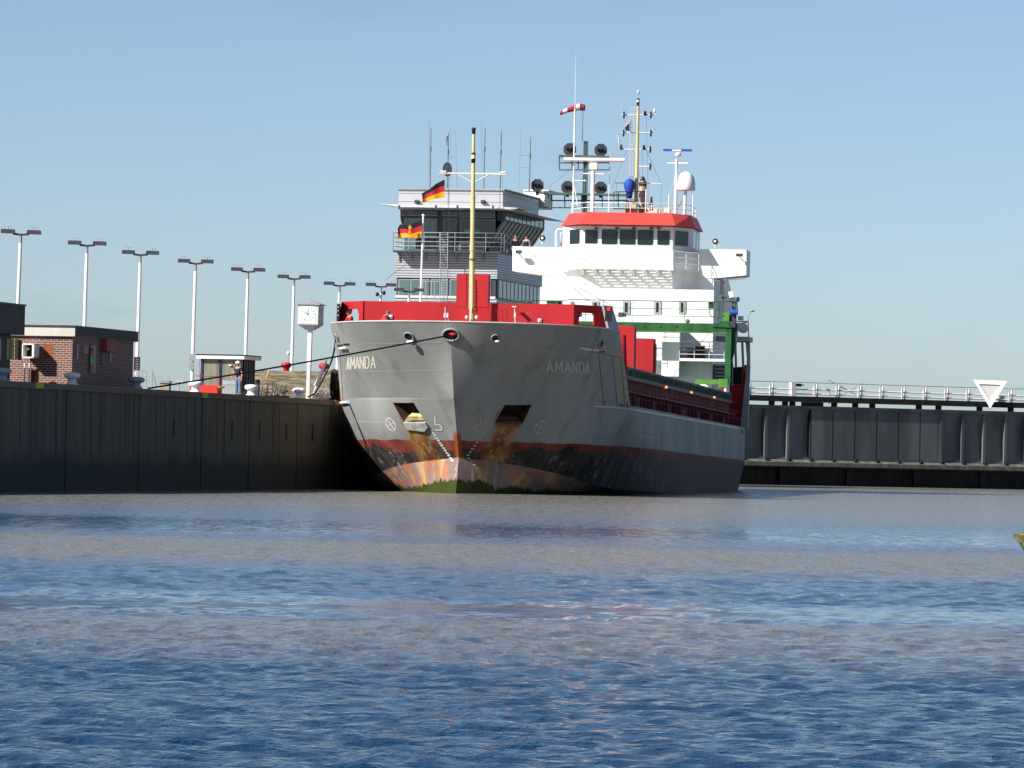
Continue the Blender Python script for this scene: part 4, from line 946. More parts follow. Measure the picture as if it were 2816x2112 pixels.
m = MB(); m.box(xl + .12, -.12, .12, SIDE - .1, zA, zB); m.build('window_band_core', DKGREY, tw)
FRAME = paint('window_frame', (.30,.31,.33), .4, .1)
def pane(x0, y0, x1, y1, name='window', g=PGLASS, d=.04):
    m = MB(); tb(m, x0, y0, x1, y1, d + .03, .12); m_ = m.build(name, FRAME, tw)
    m = MB(); tb(m, x0 + 2, y0 + 2, x1 - 2, y1 - 2, d, d + .04); m.build('pane', g, m_)
for x0, x1 in ((1095,1127), (1128,1157), (1160,1180), (1184,1208), (1212,1232), (1236,1258), (1262,1300), (1304,1350)): pane(x0, 768, x1, 815, 'lower_window', PGLASS)
m = MB(); tb(m, 1088, 815.5, 1362, 818.5, -.05, .1); m.build('window_sill', LGREY, tw)
# side windows: strips
for i in range(11):
    y0 = .5 + i * 1.36; m = MB(); m.box(-.10, .03, y0, y0 + 1.2, zA + .05, zB - .05); w_ = m.build('side_window', FRAME, tw)
    m = MB(); m.box(.028, .045, y0 + .12, y0 + 1.1, zA + .12, zB - .12); m.build('pane', PGLASS, w_)
# balcony
xb0, xb1 = T(1081, 690, -1.2).x, T(1378, 690, -1.2).x
zbal = T(1230, 690, -1.2).z
m = MB(); m.box(xb0, xb1, -1.25, .0, zbal - .14, zbal); m.build('balcony_floor', DKGREY, tw)
m = MB(); m.rail([(xb0, 1.6, zbal), (xb0, -1.2, zbal), (xb1, -1.2, zbal), (xb1, 3.0, zbal)], T(1230, 640, -1.2).z - zbal, 4, 1.15, .028); m.build('balcony_rail', FRAME, tw)
m = MB()
for px in (1095, 1130, 1167, 1204, 1254, 1290, 1325): tb(m, px - 2, 692, px + 3, 716, -.2, -.1)
m.build('rail_brackets', GREY, tw)
# lookout storey
lx0 = T(1103, 640, .6).x; lx1 = -.45
m = MB(); m.box(lx0 + .5, lx1 - .5, 1.2, SIDE - 1, zC - .3, zD); m.build('lookout_core', BLACK, tw)
m = MB(); m.prism([(T(1101,575,.6).x, T(1101,575,.6).z), (T(1363,575,.6).x, zD), (T(1363,600,.6).x, T(1363,600,.6).z), (T(1330,688,.6).x, zC-.2), (T(1120,688,.6).x, zC-.2), (T(1110,640,.6).x, T(1110,640,.6).z), (T(1101,600,.6).x, T(1101,600,.6).z)], .6, 1.0, 'xz'); lk = m.build('lookout_front', DKGREY, tw)
for x0, y0, x1, y1, g in ((1105,575,1203,593,GLASS), (1217,576,1259,594,GLASS), (1264,577,1361,598,GLASS), (1110,601,1203,688,PGLASS), (1218,601,1256,690,GLASS), (1265,604,1362,668,GLASS), (1141,655,1205,686,GLASS), (1264,670,1330,688,GLASS)):
    m = MB(); tb(m, x0, y0, x1, y1, .52, .6); w_ = m.build('lookout_window', FRAME, lk)
    m = MB(); tb(m, x0 + 1.5, y0 + 1.5, x1 - 1.5, y1 - 1.5, .49, .53); m.build('pane', g, w_)
m = MB(); tb(m, 1276, 632, 1322, 639, .44, .47); m.build('blind', paint('teal_blind', (.12,.32,.30), .6), lk)
# inclined glazing on the long side
zt1 = zD; zi = TX(1400, 610, .4).z; zlo = zC - .1
m = MB(); m.add([(.3, .8, zi), (.3, SIDE - 1, zi), (-1.4, SIDE - 1, zlo), (-1.4, .8, zlo), (.15, .8, zi), (.15, SIDE-1, zi), (-1.6, SIDE-1, zlo), (-1.6, .8, zlo)], [(0,1,2,3),(7,6,5,4),(0,4,5,1),(1,5,6,2),(2,6,7,3),(3,7,4,0)]); sg = m.build('inclined_glazing', GLASS, tw)
m = MB()
for i in range(11):
    y0 = .8 + i * 1.35; m.tube([(.33, y0, zi), (-1.37, y0, zlo)], .04, 4)
m.build('glazing_bars', FRAME, sg)
m = MB(); m.box(-.3, .32, .8, SIDE - 1, zi, zt1 - .05); m.build('side_upper_band', DKGREY, tw)
for i in range(9):
    y0 = 1.0 + i * 1.5; m = MB(); m.box(.32, .345, y0, y0 + 1.2, zi + .12, zt1 - .2); m.build('clerestory_window', PGLASS, tw)
# sunshade and roof block
m = MB()
a = T(1035, 562, -2.2); b = T(1425, 574, -2.2); zs = T(1250, 570, -2.2).z
for x0, x1 in ((1098,1152), (1156,1196), (1199,1256), (1259,1354)):
    pass
m.prism([(a.x, zs + .22), (T(1100,566,-2.2).x, zs + .16), (T(1360,570,-2.2).x, zs + .1), (b.x, zs), (T(1420,574,-2.2).x, zs - .06), (T(1100,575,-2.2).x, zs - .02)], -2.2, 1.0, 'xz'); ss = m.build('sunshade', LGREY, tw)
m = MB()
for px in (1097, 1198, 1257, 1355): tb(m, px - 2, 564, px + 2, 572, -2.25, -2.2)
m.build('sunshade_ribs', DKGREY, ss)
m = MB(); m.prism([(.4, zs+.05), (1.9, zs-.15), (.4, zs-.05)], -2.2, SIDE, 'xz'); m.build('side_sunshade', LGREY, ss)
rx0 = T(1096, 540, .3).x; rx1 = TX(1372, 540, .25).x
m = MB(); m.prism([(rx0, .3), (rx1, .3), (rx1, SIDE - 3), (rx1 - .5, SIDE - 1.2), (rx1 - 2, SIDE), (rx0, SIDE)], zD - .1, zF, 'xy'); m.build('roof_block', PANEL, tw)
m = MB(); m.prism([(rx0 - .15, .15), (rx1 + .15, .15), (rx1 + .15, SIDE - 3), (rx1 - .4, SIDE - 1), (rx1 - 2, SIDE + .15), (rx0 - .15, SIDE + .15)], zF, zF + .12, 'xy'); m.build('roof_coping', GREY, tw)
for px in (1140, 1322): m = MB(); tb(m, px, 550, px + 9, 560, -.1, .3); m.build('facade_lamp', DKGREY, tw)
# stair head, gallery to the signal mast
m = MB(); a = T(1440, 525, 14); b = T(1497, 572, 14); m.box(a.x, b.x, 14, 17, b.z, a.z); m.box(a.x, T(1510,525,14).x, 13.9, 17.1, a.z, a.z + .1); m.build('stair_head', WHITE, tw)
# ladder tower in front of the facade
m = MB()
for px in (1212, 1232): m.tube([T(px, 640, -1.6), T(px - 4, 930, -1.6)], .035, 4)
for i in range(40): m.tube([T(1212 - i*.1, 645 + i*7, -1.6), T(1232 - i*.1, 645 + i*7, -1.6)], .018, 4)
for i in range(8): m.tube([T(1212, 650 + i*34, -1.6), T(1232, 684 + i*34, -1.6)], .018, 4)
m.build('ladder', FRAME, tw)
m = MB(); q0, q1 = T(1160, 774, -1.5), T(1240, 774, -1.5); m.tube([q0, q1], .03, 4)
for px in (1172, 1196, 1220): m.tube([T(px, 774, -1.5), T(px, 860, -1.5)], .03, 4)
m.build('gallery_rail', FRAME, tw)
# antennas
ANT = paint('antenna_grey', (.16,.175,.19), .5, .1)
for x0, y0, x1, y1, r_ in ((1182,520,1185,352,.055), (1180,480,1180,330,.014), (1230,520,1233,366,.06), (1228,400,1229,378,.06), (1257,517,1253,357,.012), (1330,522,1334,352,.055), (1325,480,1325,328,.014), (1375,523,1378,365,.055), (1380,400,1379,345,.014), (1455,528,1459,377,.055), (1427,522,1432,360,.012), (1240,440,1239,345,.01)):
    m = MB(); m.tube([T(x0, y0, 4), T(x1, y1, 4)], r_, 8, r1=r_*.7)
    if r_ > .05: yb = y0 + (y1-y0)*.62; q = T(x0 + (x1-x0)*.62, yb, 4); m.tube([q, q + Vector((0,0,.35))], r_*1.5, 8)
    m.build('antenna', ANT, tw)
m = MB(); m.tube([T(1429, 427, 4), T(1456, 428, 4)], .012, 4); m.tube([T(1428, 461, 4), T(1455, 461, 4)], .012, 4); m.tube([T(1233, 431, 4), T(1255, 432, 4)], .012, 4); m.build('antenna_spreader', ANT, tw)
m = MB(); q = T(1223, 466, 3.6); rt = Matrix.Rotation(R(62), 3, 'Z') @ Matrix.Rotation(R(90), 3, 'X')
m.lathe([(0,.02),(.2,.05),(.42,.14),(.56,.26),(.54,.27),(.4,.17),(0,.06)], q, 20, rot=rt); m.tube([q, T(1207, 478, 3)], .02, 4); m.build('satellite_dish', GREY, tw)

# ------------------------------------------------------------------ signal mast with its lamps
DS = 384.0; G = lambda px, py, d=0.0: at(px, py, DS + d)
sb = G(1605, 700); sb.z = QZ
sm = thing('signal_mast', 'dark green lattice signal mast with two gantry platforms rising behind the ship bridge', 'signal mast', sb)
W0 = lambda p: Vector(p) - sb
MG = paint('mast_green_grey', (.10,.14,.13), .5, .25, scale=2)
m = MB()
for dx in (-5, 5): m.tube([W0(Vector((G(1605, 700).x + dx*.028, DS, 0)) + Vector((0,0,QZ))), W0(G(1611 + dx, 388))], .06, 5)
m.tube([W0((sb.x, DS + .3, QZ)), W0(G(1611, 388, .3))], .13, 6)
for i in range(34):
    y = 392 + i*8; m.tube([W0(G(1606, y)), W0(G(1616, y + 8))], .03, 4)
m.build('mast_column', MG, sm)
def deck(x0, x1, yd, yb, posts, name):
    m = MB(); a, b = G(x0, yd), G(x1, yd); m.box(a.x - sb.x, b.x - sb.x, -.5, .6, (a.z+b.z)/2 - sb.z - .14, (a.z+b.z)/2 - sb.z); 
    for y in (yb, (yd + yb) / 2): m.tube([W0(G(x0, y)), W0(G(x1, y))], .05, 4)
    for p in posts: m.tube([W0(G(p, yd)), W0(G(p, yb))], .05, 4)
    m.build(name, MG, sm)
deck(1537, 1678, 428, 467, (1538, 1573, 1590, 1640, 1676), 'upper_platform')
deck(1495, 1728, 532, 571, (1508, 1516, 1553, 1600, 1656, 1700), 'lower_platform')
for px, py in ((1567, 411), (1652, 413), (1478, 510), (1561, 515), (1652, 517)):
    d_ = 0 if px > 1500 else -8
    q = at(px, py, DS + d_) ; r_ = 18.5 * (DS + d_) / F; m = MB(); P = []
    for i in range(8): a = math.pi/8 + i*math.pi/4; P.append((q.x - sb.x + r_*math.cos(a), q.z - sb.z + r_*math.sin(a)))
    m.prism(P, q.y - sb.y - .2, q.y - sb.y + .3, 'xz'); m.box(q.x-sb.x-.12, q.x-sb.x+.12, q.y-sb.y-.1, q.y-sb.y+.1, q.z-sb.z-.75, q.z-sb.z-.4); sg_ = m.build('signal_light', DKGREY, sm)
    for sx_ in (-.15, .15):
        m = MB(); m.lathe([(.12,0),(.13,-.14),(.10,-.14),(.09,0),(0,0)], (q.x-sb.x+sx_, q.y-sb.y-.19, q.z-sb.z), 10, rot=Matrix.Rotation(R(-90), 3, 'X')); m.build('lamp_hood', BLACK, sg_)
m = MB(); q = G(1478, 530, -8); m.tube([W0(q), W0(G(1500, 532))], .06, 5); m.tube([W0(G(1497, 525)), W0(G(1566, 467))], .012, 4); m.build('support_arm', MG, sm)
m = MB(); m.tube([W0(G(1601, 388)), W0(G(1603, 300))], .05, 6, r1=.03); m.build('windsock_pole', ANT, sm)
# windsock
m = MB(); pts = [G(1608, 296), G(1596, 294), G(1585, 296), G(1573, 299), G(1561, 303), G(1549, 308), G(1541, 312)]; rr_ = [.24, .28, .26, .23, .20, .18, .15]; vsn = []; 
cols = [0, 1, 0, 0, 1, 0]
def ringat(p, r_, n=12): return [Vector((p.x + r_*.2*math.cos(a), p.y + r_*math.cos(a), p.z + r_*math.sin(a))) for a in np.linspace(0, 2*math.pi, n)]
for i in range(6): m.grid([ringat(pts[i], rr_[i]), ringat(pts[i+1], rr_[i+1])], m=cols[i])
SOCKR = paint('sock_red', (.30,.03,.05), .8, .2); SOCKW = paint('sock_white', (.55,.5,.55), .8, .1)
tag(m.build('windsock', [SOCKR, SOCKW]), 'red and white striped windsock blown out towards the left', 'windsock')

# ------------------------------------------------------------------ flags
FB, FR, FG = paint('flag_black', (.012,.012,.016), .8, .1), paint('flag_red', (.45,.02,.03), .8, .1), paint('flag_gold', (.75,.36,.02), .8, .1)
def flag(top, bot, depth, mats, nu=16):
    """rows of photo points along the top and bottom edges, mast side first"""
    tp = np.array(top, float); bt = np.array(bot, float); m = MB(); us = np.linspace(0, 1, nu)
    def ip(P, u): t = np.linspace(0, 1, len(P)); return np.interp(u, t, P[:, 0]), np.interp(u, t, P[:, 1])
    rows = []
    for v in np.linspace(0, 1, 7):
        r_ = []
        for u in us:
            a, b = np.array(ip(tp, u)), np.array(ip(bt, u)); q = a + (b - a) * v
            r_.append(at(q[0], q[1], depth + .16 * math.sin(u * 9 + v * 1.2) * u))
        rows.append(r_)
    for i in range(6): m.grid(rows[i:i+2], m=i // 2)
    return m
m = flag([(1223,493),(1200,505),(1181,520),(1160,532)], [(1223,543),(1200,546),(1180,552),(1163,558)], 262, 0)
tag(m.build('flag', [FB, FR, FG]), 'black red and gold flag on the halyard left of the yellow foremast', 'flag')
fpb = at(1152, 880, 335); fpb.z = QZ
fpt = at(1164, 594, 335)
fp = thing('flagpole', 'tall white flagpole standing before the control tower', 'flagpole', fpb)
m = MB(); m.tube([(0,0,0), fpt - fpb], .085, 10, r1=.06); m.build('pole', WHITE, fp)
m = MB(); m.ell(fpt - fpb + Vector((0,0,.05)), (.11,.11,.08), 10); m.build('pole_cap', WHITE, fp)
m = flag([(1162,603),(1145,610),(1127,621),(1115,618),(1100,617),(1094,628)], [(1158,653),(1143,655),(1128,654),(1113,652),(1100,655),(1094,657)], 334.8, 0)
fl_ = m.build('flag', [FB, FR, FG]); tag(fl_, 'black red and gold flag with a small eagle emblem on the white flagpole', 'flag')
m = MB(); q = at(1127, 630, 334.4); r_ = .16
for a_, b_ in (((-.9,.8),(0,.3)), ((.9,.8),(0,.3)), ((-.8,.2),(0,0)), ((.8,.2),(0,0)), ((0,1.2),(0,-1.3)), ((0,-.3),(-.6,-1.2)), ((0,-.3),(.6,-1.2))):
    m.tube([q + Vector((a_[0]*.13,0,a_[1]*.22)), q + Vector((b_[0]*.13,0,b_[1]*.22))], .035, 4)
m.build('emblem', FG, fl_)
# dark flag on the ship's main mast
m = MB(); A = [[(1732,322),(1731,340),(1731,362)], [(1725,333),(1724,346),(1728,359)], [(1718,344),(1718,352),(1722,360)]]
g_ = [[SF.w(L(x, y, 68.2 + .2*i)) for x, y in r_] for i, r_ in enumerate(A)]
m.grid([[r_[0] for r_ in g_], [r_[0].lerp(r_[1], .9) for r_ in g_]], 0); m.grid([[r_[0].lerp(r_[1], .9) for r_ in g_], [r_[2] for r_ in g_]], 1)
tag(m.build('flag', [paint('flag_grey', (.25,.2,.2), .8), FB]), 'small dark pennant flag hanging by the ladder of the main mast', 'flag')

# ------------------------------------------------------------------ lamp posts along the lock
LAMPD = paint('lamp_housing', (.055,.05,.06), .5, .15)
def build_lamp(flood=False):
    lp = thing('lamp_post', '', 'lamp post')
    m = MB(); m.tube([(0,0,0), (0,0,12.0)], .115, 10, r1=.085); m.build('post', WHITE, lp)
    m = MB(); m.tube([(0,0,11.95), (0,0,12.38)], .07, 8); m.build('neck', GREY, lp)
    m = MB(); m.prism([(-.42,12.48),(-.38,12.40),(0,12.36),(.38,12.40),(.42,12.48),(.38,12.50),(0,12.46),(-.38,12.50)], -.08, .08, 'xz'); m.build('cross_arm', LAMPD, lp)
    for sg in (-1, 1):
        m = MB(); m.prism([(sg*.30,12.46),(sg*.98,12.46),(sg*.98,12.62),(sg*.96,12.66),(sg*.32,12.66)], -.22, .22, 'xz'); h_ = m.build('lamp_head', LAMPD, lp)
        m = MB(); m.tube([(sg*.64,0,12.66), (sg*.64,0,12.80)], .015, 4); m.tube([(sg*.64-.24,0,12.82), (sg*.64+.24,0,12.79)], .008, 4); m.build('bird_guard', GREY, h_)
    return lp
lampxy = [(58,245,0), (240,0,0), (386.5,0,0), (538.5,0,0), (682.5,0,0), (809,0,0), (934,0,0), (1048,0,0), (1125,0,0)]
heady = (635, 666, 692, 716, 739, 759, 778, 781, 795)
lab = ['first of the white lamp posts from the left, rising behind the dark roofed building', 'second white lamp post from the left, behind the flat roof of the brick building',
 'white lamp post carrying a dark number board, right of the brick building', 'white lamp post with two grey boxes on its shaft, left of the shelter', 'white lamp post rising from behind the shelter roof',
 'white lamp post standing left of the clock, its foot by the quay edge', 'white lamp post rising behind the port bow, over the side light panel', 'white lamp post fitted with two round floodlights', 'smallest white twin lamp post, in front of the control tower windows']
def line_y(px):                                     # where the sight line meets the lamp row
    d = ray(px, 760); k_ = d.x / d.y; return (-24.4 - .2217 * 245) / (k_ - .2217) if abs(k_ - .2217) > 1e-6 else 300
proto = None
tilt = (1.1, .6, .45, .55, .4, .25, .3, .2, .1)
for i, (px, _, _) in enumerate(lampxy):
    py = heady[i]; d = ray(px, py); k_ = d.x / d.y
    Y = (-24.4 - .2217 * 245) / (k_ - .2217) if i else 245.0
    tp_ = at(px, py, Y)
    lp = build_lamp() if proto is None else copy_tree(proto)
    if proto is None: proto = lp
    lp.location = (tp_.x - 12.6 * math.sin(R(tilt[i])), Y, tp_.z - 12.6); lp.rotation_euler = (0, R(tilt[i]), 0)
    lp['label'] = lab[i]; lp['group'] = 'twin lamp posts along the lock side'
    if i == 2:
        m = MB(); m.box(-.34, .34, -.16, -.10, 12.6 - 5.1 - .0, 12.6 - 5.1 + 0.66); b_ = m.build('number_board', paint('navy_board', (.03,.025,.06), .5), lp)
        zt0 = 12.6 - (948 + 36 - 692) * Y / F; m = MB()
        b_.data.clear_geometry(); m = MB(); zt1_ = 12.6 - (982-692)*Y/F; zt2_ = 12.6 - (1019-692)*Y/F; m.box(-.17, .17, -.16, -.10, zt2_, zt1_); bpy.data.objects.remove(b_); b_ = m.build('number_board', paint('navy_board', (.03,.025,.06), .5), lp)
        m = MB(); hgt = zt1_ - zt2_
        def seg(pts, zc):
            m.tube([(p[0]*.055, -.175, zc + p[1]*.05) for p in pts], .014, 4)
        seg([(-1,0),(1.4,0)], zt1_ - hgt*.20); seg([(-1.4,0),(1.4,.1)], zt1_ - hgt*.34)
        for fz_ in (.50, .68, .86): seg([(-1.4,-.9),(-.6,-1),(.3,-.2),(.9,.9),(1.3,.2),(1.0,-.9)], zt1_ - hgt*fz_)
        m.build('board_figures', paint('board_lettering', (.42,.28,.2), .5), b_)
    if i == 3:
        for ya, yb in ((974, 992), (997, 1016)):
            m = MB(); m.box(-.17, .11, -.22, -.10, 12.6 - (yb-716)*Y/F, 12.6 - (ya-716)*Y/F); m.build('switch_box', GREY, lp)
    if i == 7:
        for dx_, dz in ((-.22, -.38), (.2, -.28)):
            m = MB(); zc = 12.6 - .2 + dz; m.lathe([(0,-.14),(.10,-.13),(.12,.1),(0,.11)], (dx_, -.15, zc - .1), 12, rot=Matrix.Rotation(R(75), 3, 'X')); m.tube([(0,0,zc-.1), (dx_, -.05, zc-.1)], .02, 4); m.build('floodlight', BLACK, lp)
# ------------------------------------------------------------------ clock
CY = 272.0; cb = at(847, 1092, CY); cb.z = QZ; ZC = lambda py: at(851, py, CY).z - QZ
ck = thing('quay_clock', 'square white four sided clock on a white column reading ten', 'clock', cb, (0, R(.6), -R(12.5)))
m = MB(); zz = [ZC(y) for y in (1092, 1043, 1042, 905)]
m.box(-.10, .10, -.10, .10, 0, zz[1]-.25, 1); m.box(-.10, .10, -.10, .10, zz[1]-.25, ZC(1003), 2); m.box(-.11, .11, -.11, .11, ZC(1003), ZC(908), 0)
m.build('column', [WHITE, CREAM, LGREY], ck)
m = MB(); z1, z0 = ZC(837), ZC(893); c_ = .58
m.add([(-c_,-c_,z0),(c_,-c_,z0),(c_,c_,z0),(-c_,c_,z0),(-.2,-.2,ZC(908)),(.2,-.2,ZC(908)),(.2,.2,ZC(908)),(-.2,.2,ZC(908))], [(0,1,2,3),(7,6,5,4),(0,4,5,1),(1,5,6,2),(2,6,7,3),(3,7,4,0)]); m.build('bracket', LGREY, ck)
m = MB(); m.box(-c_, c_, -c_, c_, z0, z1); m.build('clock_case', LGREY, ck)
m = MB(); m.add([(-.68,-.68,z1),(.68,-.68,z1),(.68,.68,z1),(-.68,.68,z1),(0,0,z1+.22),(-.68,-.68,z1-.04),(.68,-.68,z1-.04),(.68,.68,z1-.04),(-.68,.68,z1-.04)], [(0,1,4),(1,2,4),(2,3,4),(3,0,4),(0,5,6,1),(1,6,7,2),(2,7,8,3),(3,8,5,0),(8,7,6,5)]); m.tube([(0,0,z1+.2),(0,0,z1+.36)], .02, 5); m.build('clock_roof', GREY, ck)
FACE = paint('clock_face', (.55,.66,.62), .4, .04)
for rz_ in (0, 90):
    rt = Matrix.Rotation(R(rz_), 3, 'Z'); zc = (z0 + z1) / 2; hw = .43; hh = (z1 - z0) / 2 - .06
    m = MB(); m.add([rt @ Vector((x, -c_ - .012, zc + z_)) for x, z_ in ((-hw,-hh),(hw,-hh),(hw,hh),(-hw,hh))], [(0,1,2,3)]); fc = m.build('dial', FACE, ck)
    m = MB()
    for i in range(12):
        a = math.pi*i/6; u, v = math.sin(a), math.cos(a)
        m.add([rt @ Vector((u*r_ + v*w_, -c_-.02, zc + v*r_ - u*w_)) for r_, w_ in ((.30,-.014),(.30,.014),(.385,.014),(.385,-.014))], [(0,1,2,3)])
    m.build('hour_marks', BLACK, fc)
    m = MB()
    for a, l_, w_ in ((0, .37, .016), (R(300), .24, .022)):
        u, v = math.sin(a), math.cos(a)
        m.add([rt @ Vector((u*r_ + v*q_, -c_-.026, zc + v*r_ - u*q_)) for r_, q_ in ((-.06,-w_),(-.06,w_),(l_,w_*.6),(l_,-w_*.6))], [(0,1,2,3)])
    m.build('clock_hands', BLACK, fc)
# ------------------------------------------------------------------ quay side buildings
ROT = -R(12.5)
k = NT('brick_wall'); o = k.xyz()
bt = k.new('ShaderNodeTexBrick'); cmb = k.new('ShaderNodeCombineXYZ'); k.put(cmb.inputs[0], k.math('ADD', o[0], o[1])); k.put(cmb.inputs[1], o[2])
k.t.links.new(cmb.outputs[0], bt.inputs['Vector']); bt.inputs['Scale'].default_value = 1.0; bt.inputs['Brick Width'].default_value = .30; bt.inputs['Row Height'].default_value = .105; bt.inputs['Mortar Size'].default_value = .016
bt.inputs['Color1'].default_value = (.17,.045,.03,1); bt.inputs['Color2'].default_value = (.08,.028,.024,1); bt.inputs['Mortar'].default_value = (.34,.27,.22,1)
BRICK = k.out(bt.outputs[0], .8)
CREAMP = paint('roof_fascia', (.50,.47,.42), .6, .1, dirt=(.3,.25,.2), dirt_amt=.4); FASCIA_SHADE = paint('shaded_fascia', (.035,.037,.04), .6, .3)
c_ = at(198, 1000, 233); BFm = Frame((c_.x, 233, QZ), ROT)
bb = thing('brick_building', 'low red brick building with a pale flat roof edge beside the dark building', 'building', BFm.loc, BFm.rot)
Bf = lambda x, y, d=0: BFm.pt(x, y, 'y', d); Bs = lambda x, y, d=0: BFm.pt(x, y, 'x', d)
zt_b, zm_b = Bf(198, 899).z, Bf(198, 925).z; LB = Bs(366, 1000).y
m = MB(); m.box(-7, 0, 0, LB, 0, zm_b); m.build('wall', BRICK, bb)
m = MB(); m.box(-7.2, .16, -.16, LB + .16, zm_b, zt_b, 0); rf = m.build('roof', CREAMP, bb)
m = MB(); m.box(-7.25, .22, -.22, LB + .22, zt_b, zt_b + .07); m.build('roof_edge', DKGREY, rf)
m = MB(); m.box(.165, .19, -.15, LB + .15, zm_b + .01, zt_b - .01); m.build('side_fascia', FASCIA_SHADE, rf)  # near-black sheet over the pale edge: the side's shade as colour
def sbx(x0, y0, x1, y1, d0, d1, name, mt_, par=bb, fn=Bs):
    a, b = fn(x0, y1, d0), fn(x1, y0, d0); m = MB(); m.box(d0, d1, a.y, b.y, min(a.z, b.z), max(a.z, b.z)); return m.build(name, mt_, par)
sbx(208, 947, 213, 987, 0, .06, 'narrow_window', GREY); sbx(299, 958, 304, 998, 0, .06, 'narrow_window', GREY); sbx(277, 968, 284, 1003, 0, .05, 'door_panel', paint('olive_panel', (.16,.14,.08), .6))
sbx(226, 950, 240, 974, 0, .08, 'notice_sign', paint('beige_sign', (.30,.22,.17), .6))
sbx(275, 934, 301, 966, 0, .35, 'red_sign', paint('red_sign', (.30,.07,.07), .6))
d_ = sbx(246, 951, 261, 1025, 0, .07, 'vending_panel', GREY)
for y0, y1, cc in ((957, 965, (.01,.02,.05)), (965, 979, (.5,.02,.015)), (979, 1003, (.12,.42,.05)), (1003, 1020, (.5,.03,.02))): sbx(247.5, y0, 256, y1, .07, .09, 'colour_field', paint('field_' + str(y0), cc, .5), d_)
m = MB(); a, b = Bf(119, 985, -.01), Bf(147, 945, -.01); m.box(a.x, b.x, -.012, -.002, a.z, b.z); m.build('bricked_window', paint('orange_brick', (.24,.075,.03), .8, .2, scale=4, stretch=(1,1,3)), bb)
m = MB(); a, b = Bf(60, 984, -.9), Bf(94, 945, -.9)
m.box(a.x, b.x, -.9, -.1, a.z, a.z + .06); m.box(a.x, b.x, -.9, -.1, b.z - .06, b.z); m.box(a.x, a.x + .05, -.9, -.1, a.z, b.z); m.box(b.x - .10, b.x, -.9, -.1, a.z, b.z); bx_ = m.build('porch_box', WHITE, bb)
m = MB(); m.box(a.x + .05, b.x - .1, -.3, -.12, a.z + .06, b.z - .06); m.build('opening', BLACK, bx_)
m = MB(); m.ell(Bf(76, 959, -.6), (.08,.08,.08), 10); m.build('lamp', WHITE, bx_)
for x_ in (67, 80):
    m = MB(); m.tube([Bf(x_, 1052, -1.2), Bf(x_ + 1, 998, -1.2)], .035, 6); m.build('downpipe', WHITE, bb)
m = MB(); a, b = Bf(84, 1052, -1.1), Bf(98, 1014, -1.1); m.box(a.x, b.x, -1.1, -.6, 0, b.z - .1); m.box(a.x + .02, b.x + .02, -1.12, -.6, b.z - .1, b.z); m.build('meter_cabinet', RUSTY, bb)
# dark building, nearest
c_ = at(68, 900, 229); NF = Frame((c_.x, 229, QZ), ROT)
nb = thing('dark_building', 'dark roofed harbour building with yellow curtains cut by the left edge', 'building', NF.loc, NF.rot)
Ns = lambda x, y, d=0: NF.pt(x, y, 'x', d)
z1, z0 = Ns(67, 842).z, Ns(67, 922).z
m = MB(); m.box(-9, 0, -16, 0, z0, z1); rf = m.build('roof', FASCIA_SHADE, nb)  # roof faces painted near black, the shade of this side in the colour
m = MB(); m.box(-9.05, .05, -16.05, .05, z1, z1 + .08); m.build('roof_edge', DKGREY, rf)
NW = paint('brown_wall', (.10,.085,.08), .7, .2)
m = MB(); m.box(-9, -.4, -16, -.8, 0, z0); m.build('wall', NW, nb)
CUR = paint('yellow_curtain', (.42,.40,.16), .8, .15, scale=5, stretch=(3,3,.4))
for x0, x1 in ((-12,1), (17,25), (29,38), (41,49)):
    a, b = Ns(x0, 988, -.39), Ns(x1, 932, -.39); m = MB(); m.box(-.4, -.36, a.y, b.y, a.z, b.z); m.build('curtained_window', CUR if x0 > 0 else CREAM, nb)
a, b = Ns(50, 935, -.38), Ns(55, 990, -.38); m = MB(); m.box(-.4, -.30, a.y, b.y, b.z, a.z); m.build('window_post', RUSTY, nb)
# kiosk
c_ = at(662, 1050, 262); KF = Frame((c_.x, 262, QZ), ROT)
ki = thing('shelter', 'small glazed shelter with a white roof edge and blue posts', 'shelter', KF.loc, KF.rot)
Kf = lambda x, y, d=0: KF.pt(x, y, 'y', d); Ks = lambda x, y, d=0: KF.pt(x, y, 'x', d)
zr1, zr0, zs_ = Kf(600, 974.5).z, Kf(600, 987).z, Kf(600, 1046).z
xk0 = Kf(553, 1000).x; LK = 2.9
m = MB(); m.box(xk0 - .22, .22, -.22, LK + .3, zr0, zr1 - .06); rf = m.build('roof', WHITE, ki)
m = MB(); m.box(xk0 - .24, .24, -.24, LK + .32, zr1 - .06, zr1); m.build('roof_cover', BLACK, rf)
KG = paint('smoked_panel', (.17,.165,.12), .4, .25, scale=2.5, stretch=(2,2,.2))
m = MB(); m.box(xk0 + .05, -.05, .05, LK - .05, .0, zr0); m.build('glazed_wall', KG, ki)
NAVY = paint('navy_post', (.02,.03,.10), .5)
for x_ in (555, 605, 652): a = Kf(x_, 1000); m = MB(); m.box(a.x - .05, a.x + .05, -.02, .06, 0, zr0); m.build('post', NAVY, ki)
for y_ in (.55, 1.05, 1.55, 2.05, 2.55): m = MB(); m.box(-.06, .02, y_, y_ + .16, .3, zr0); m.build('side_post', BLACK if y_ < 1 else DKGREY, ki)
m = MB(); m.box(xk0 + 1.2, -.1, -.01, .055, zs_ - .22, zs_); m.build('sill_panel', paint('pale_blue_panel', (.30,.36,.38), .5), ki)
m = MB(); m.box(xk0 + 1.2, -.1, .0, .052, .1, zs_ - .24); m.build('lower_panel', GREY, ki)
m = MB(); a = Kf(643, 1004.5, -.06); m.box(a.x - .28, a.x - .14, -.06, .05, a.z - .03, a.z + .03); m.build('lamp', WHITE, ki)
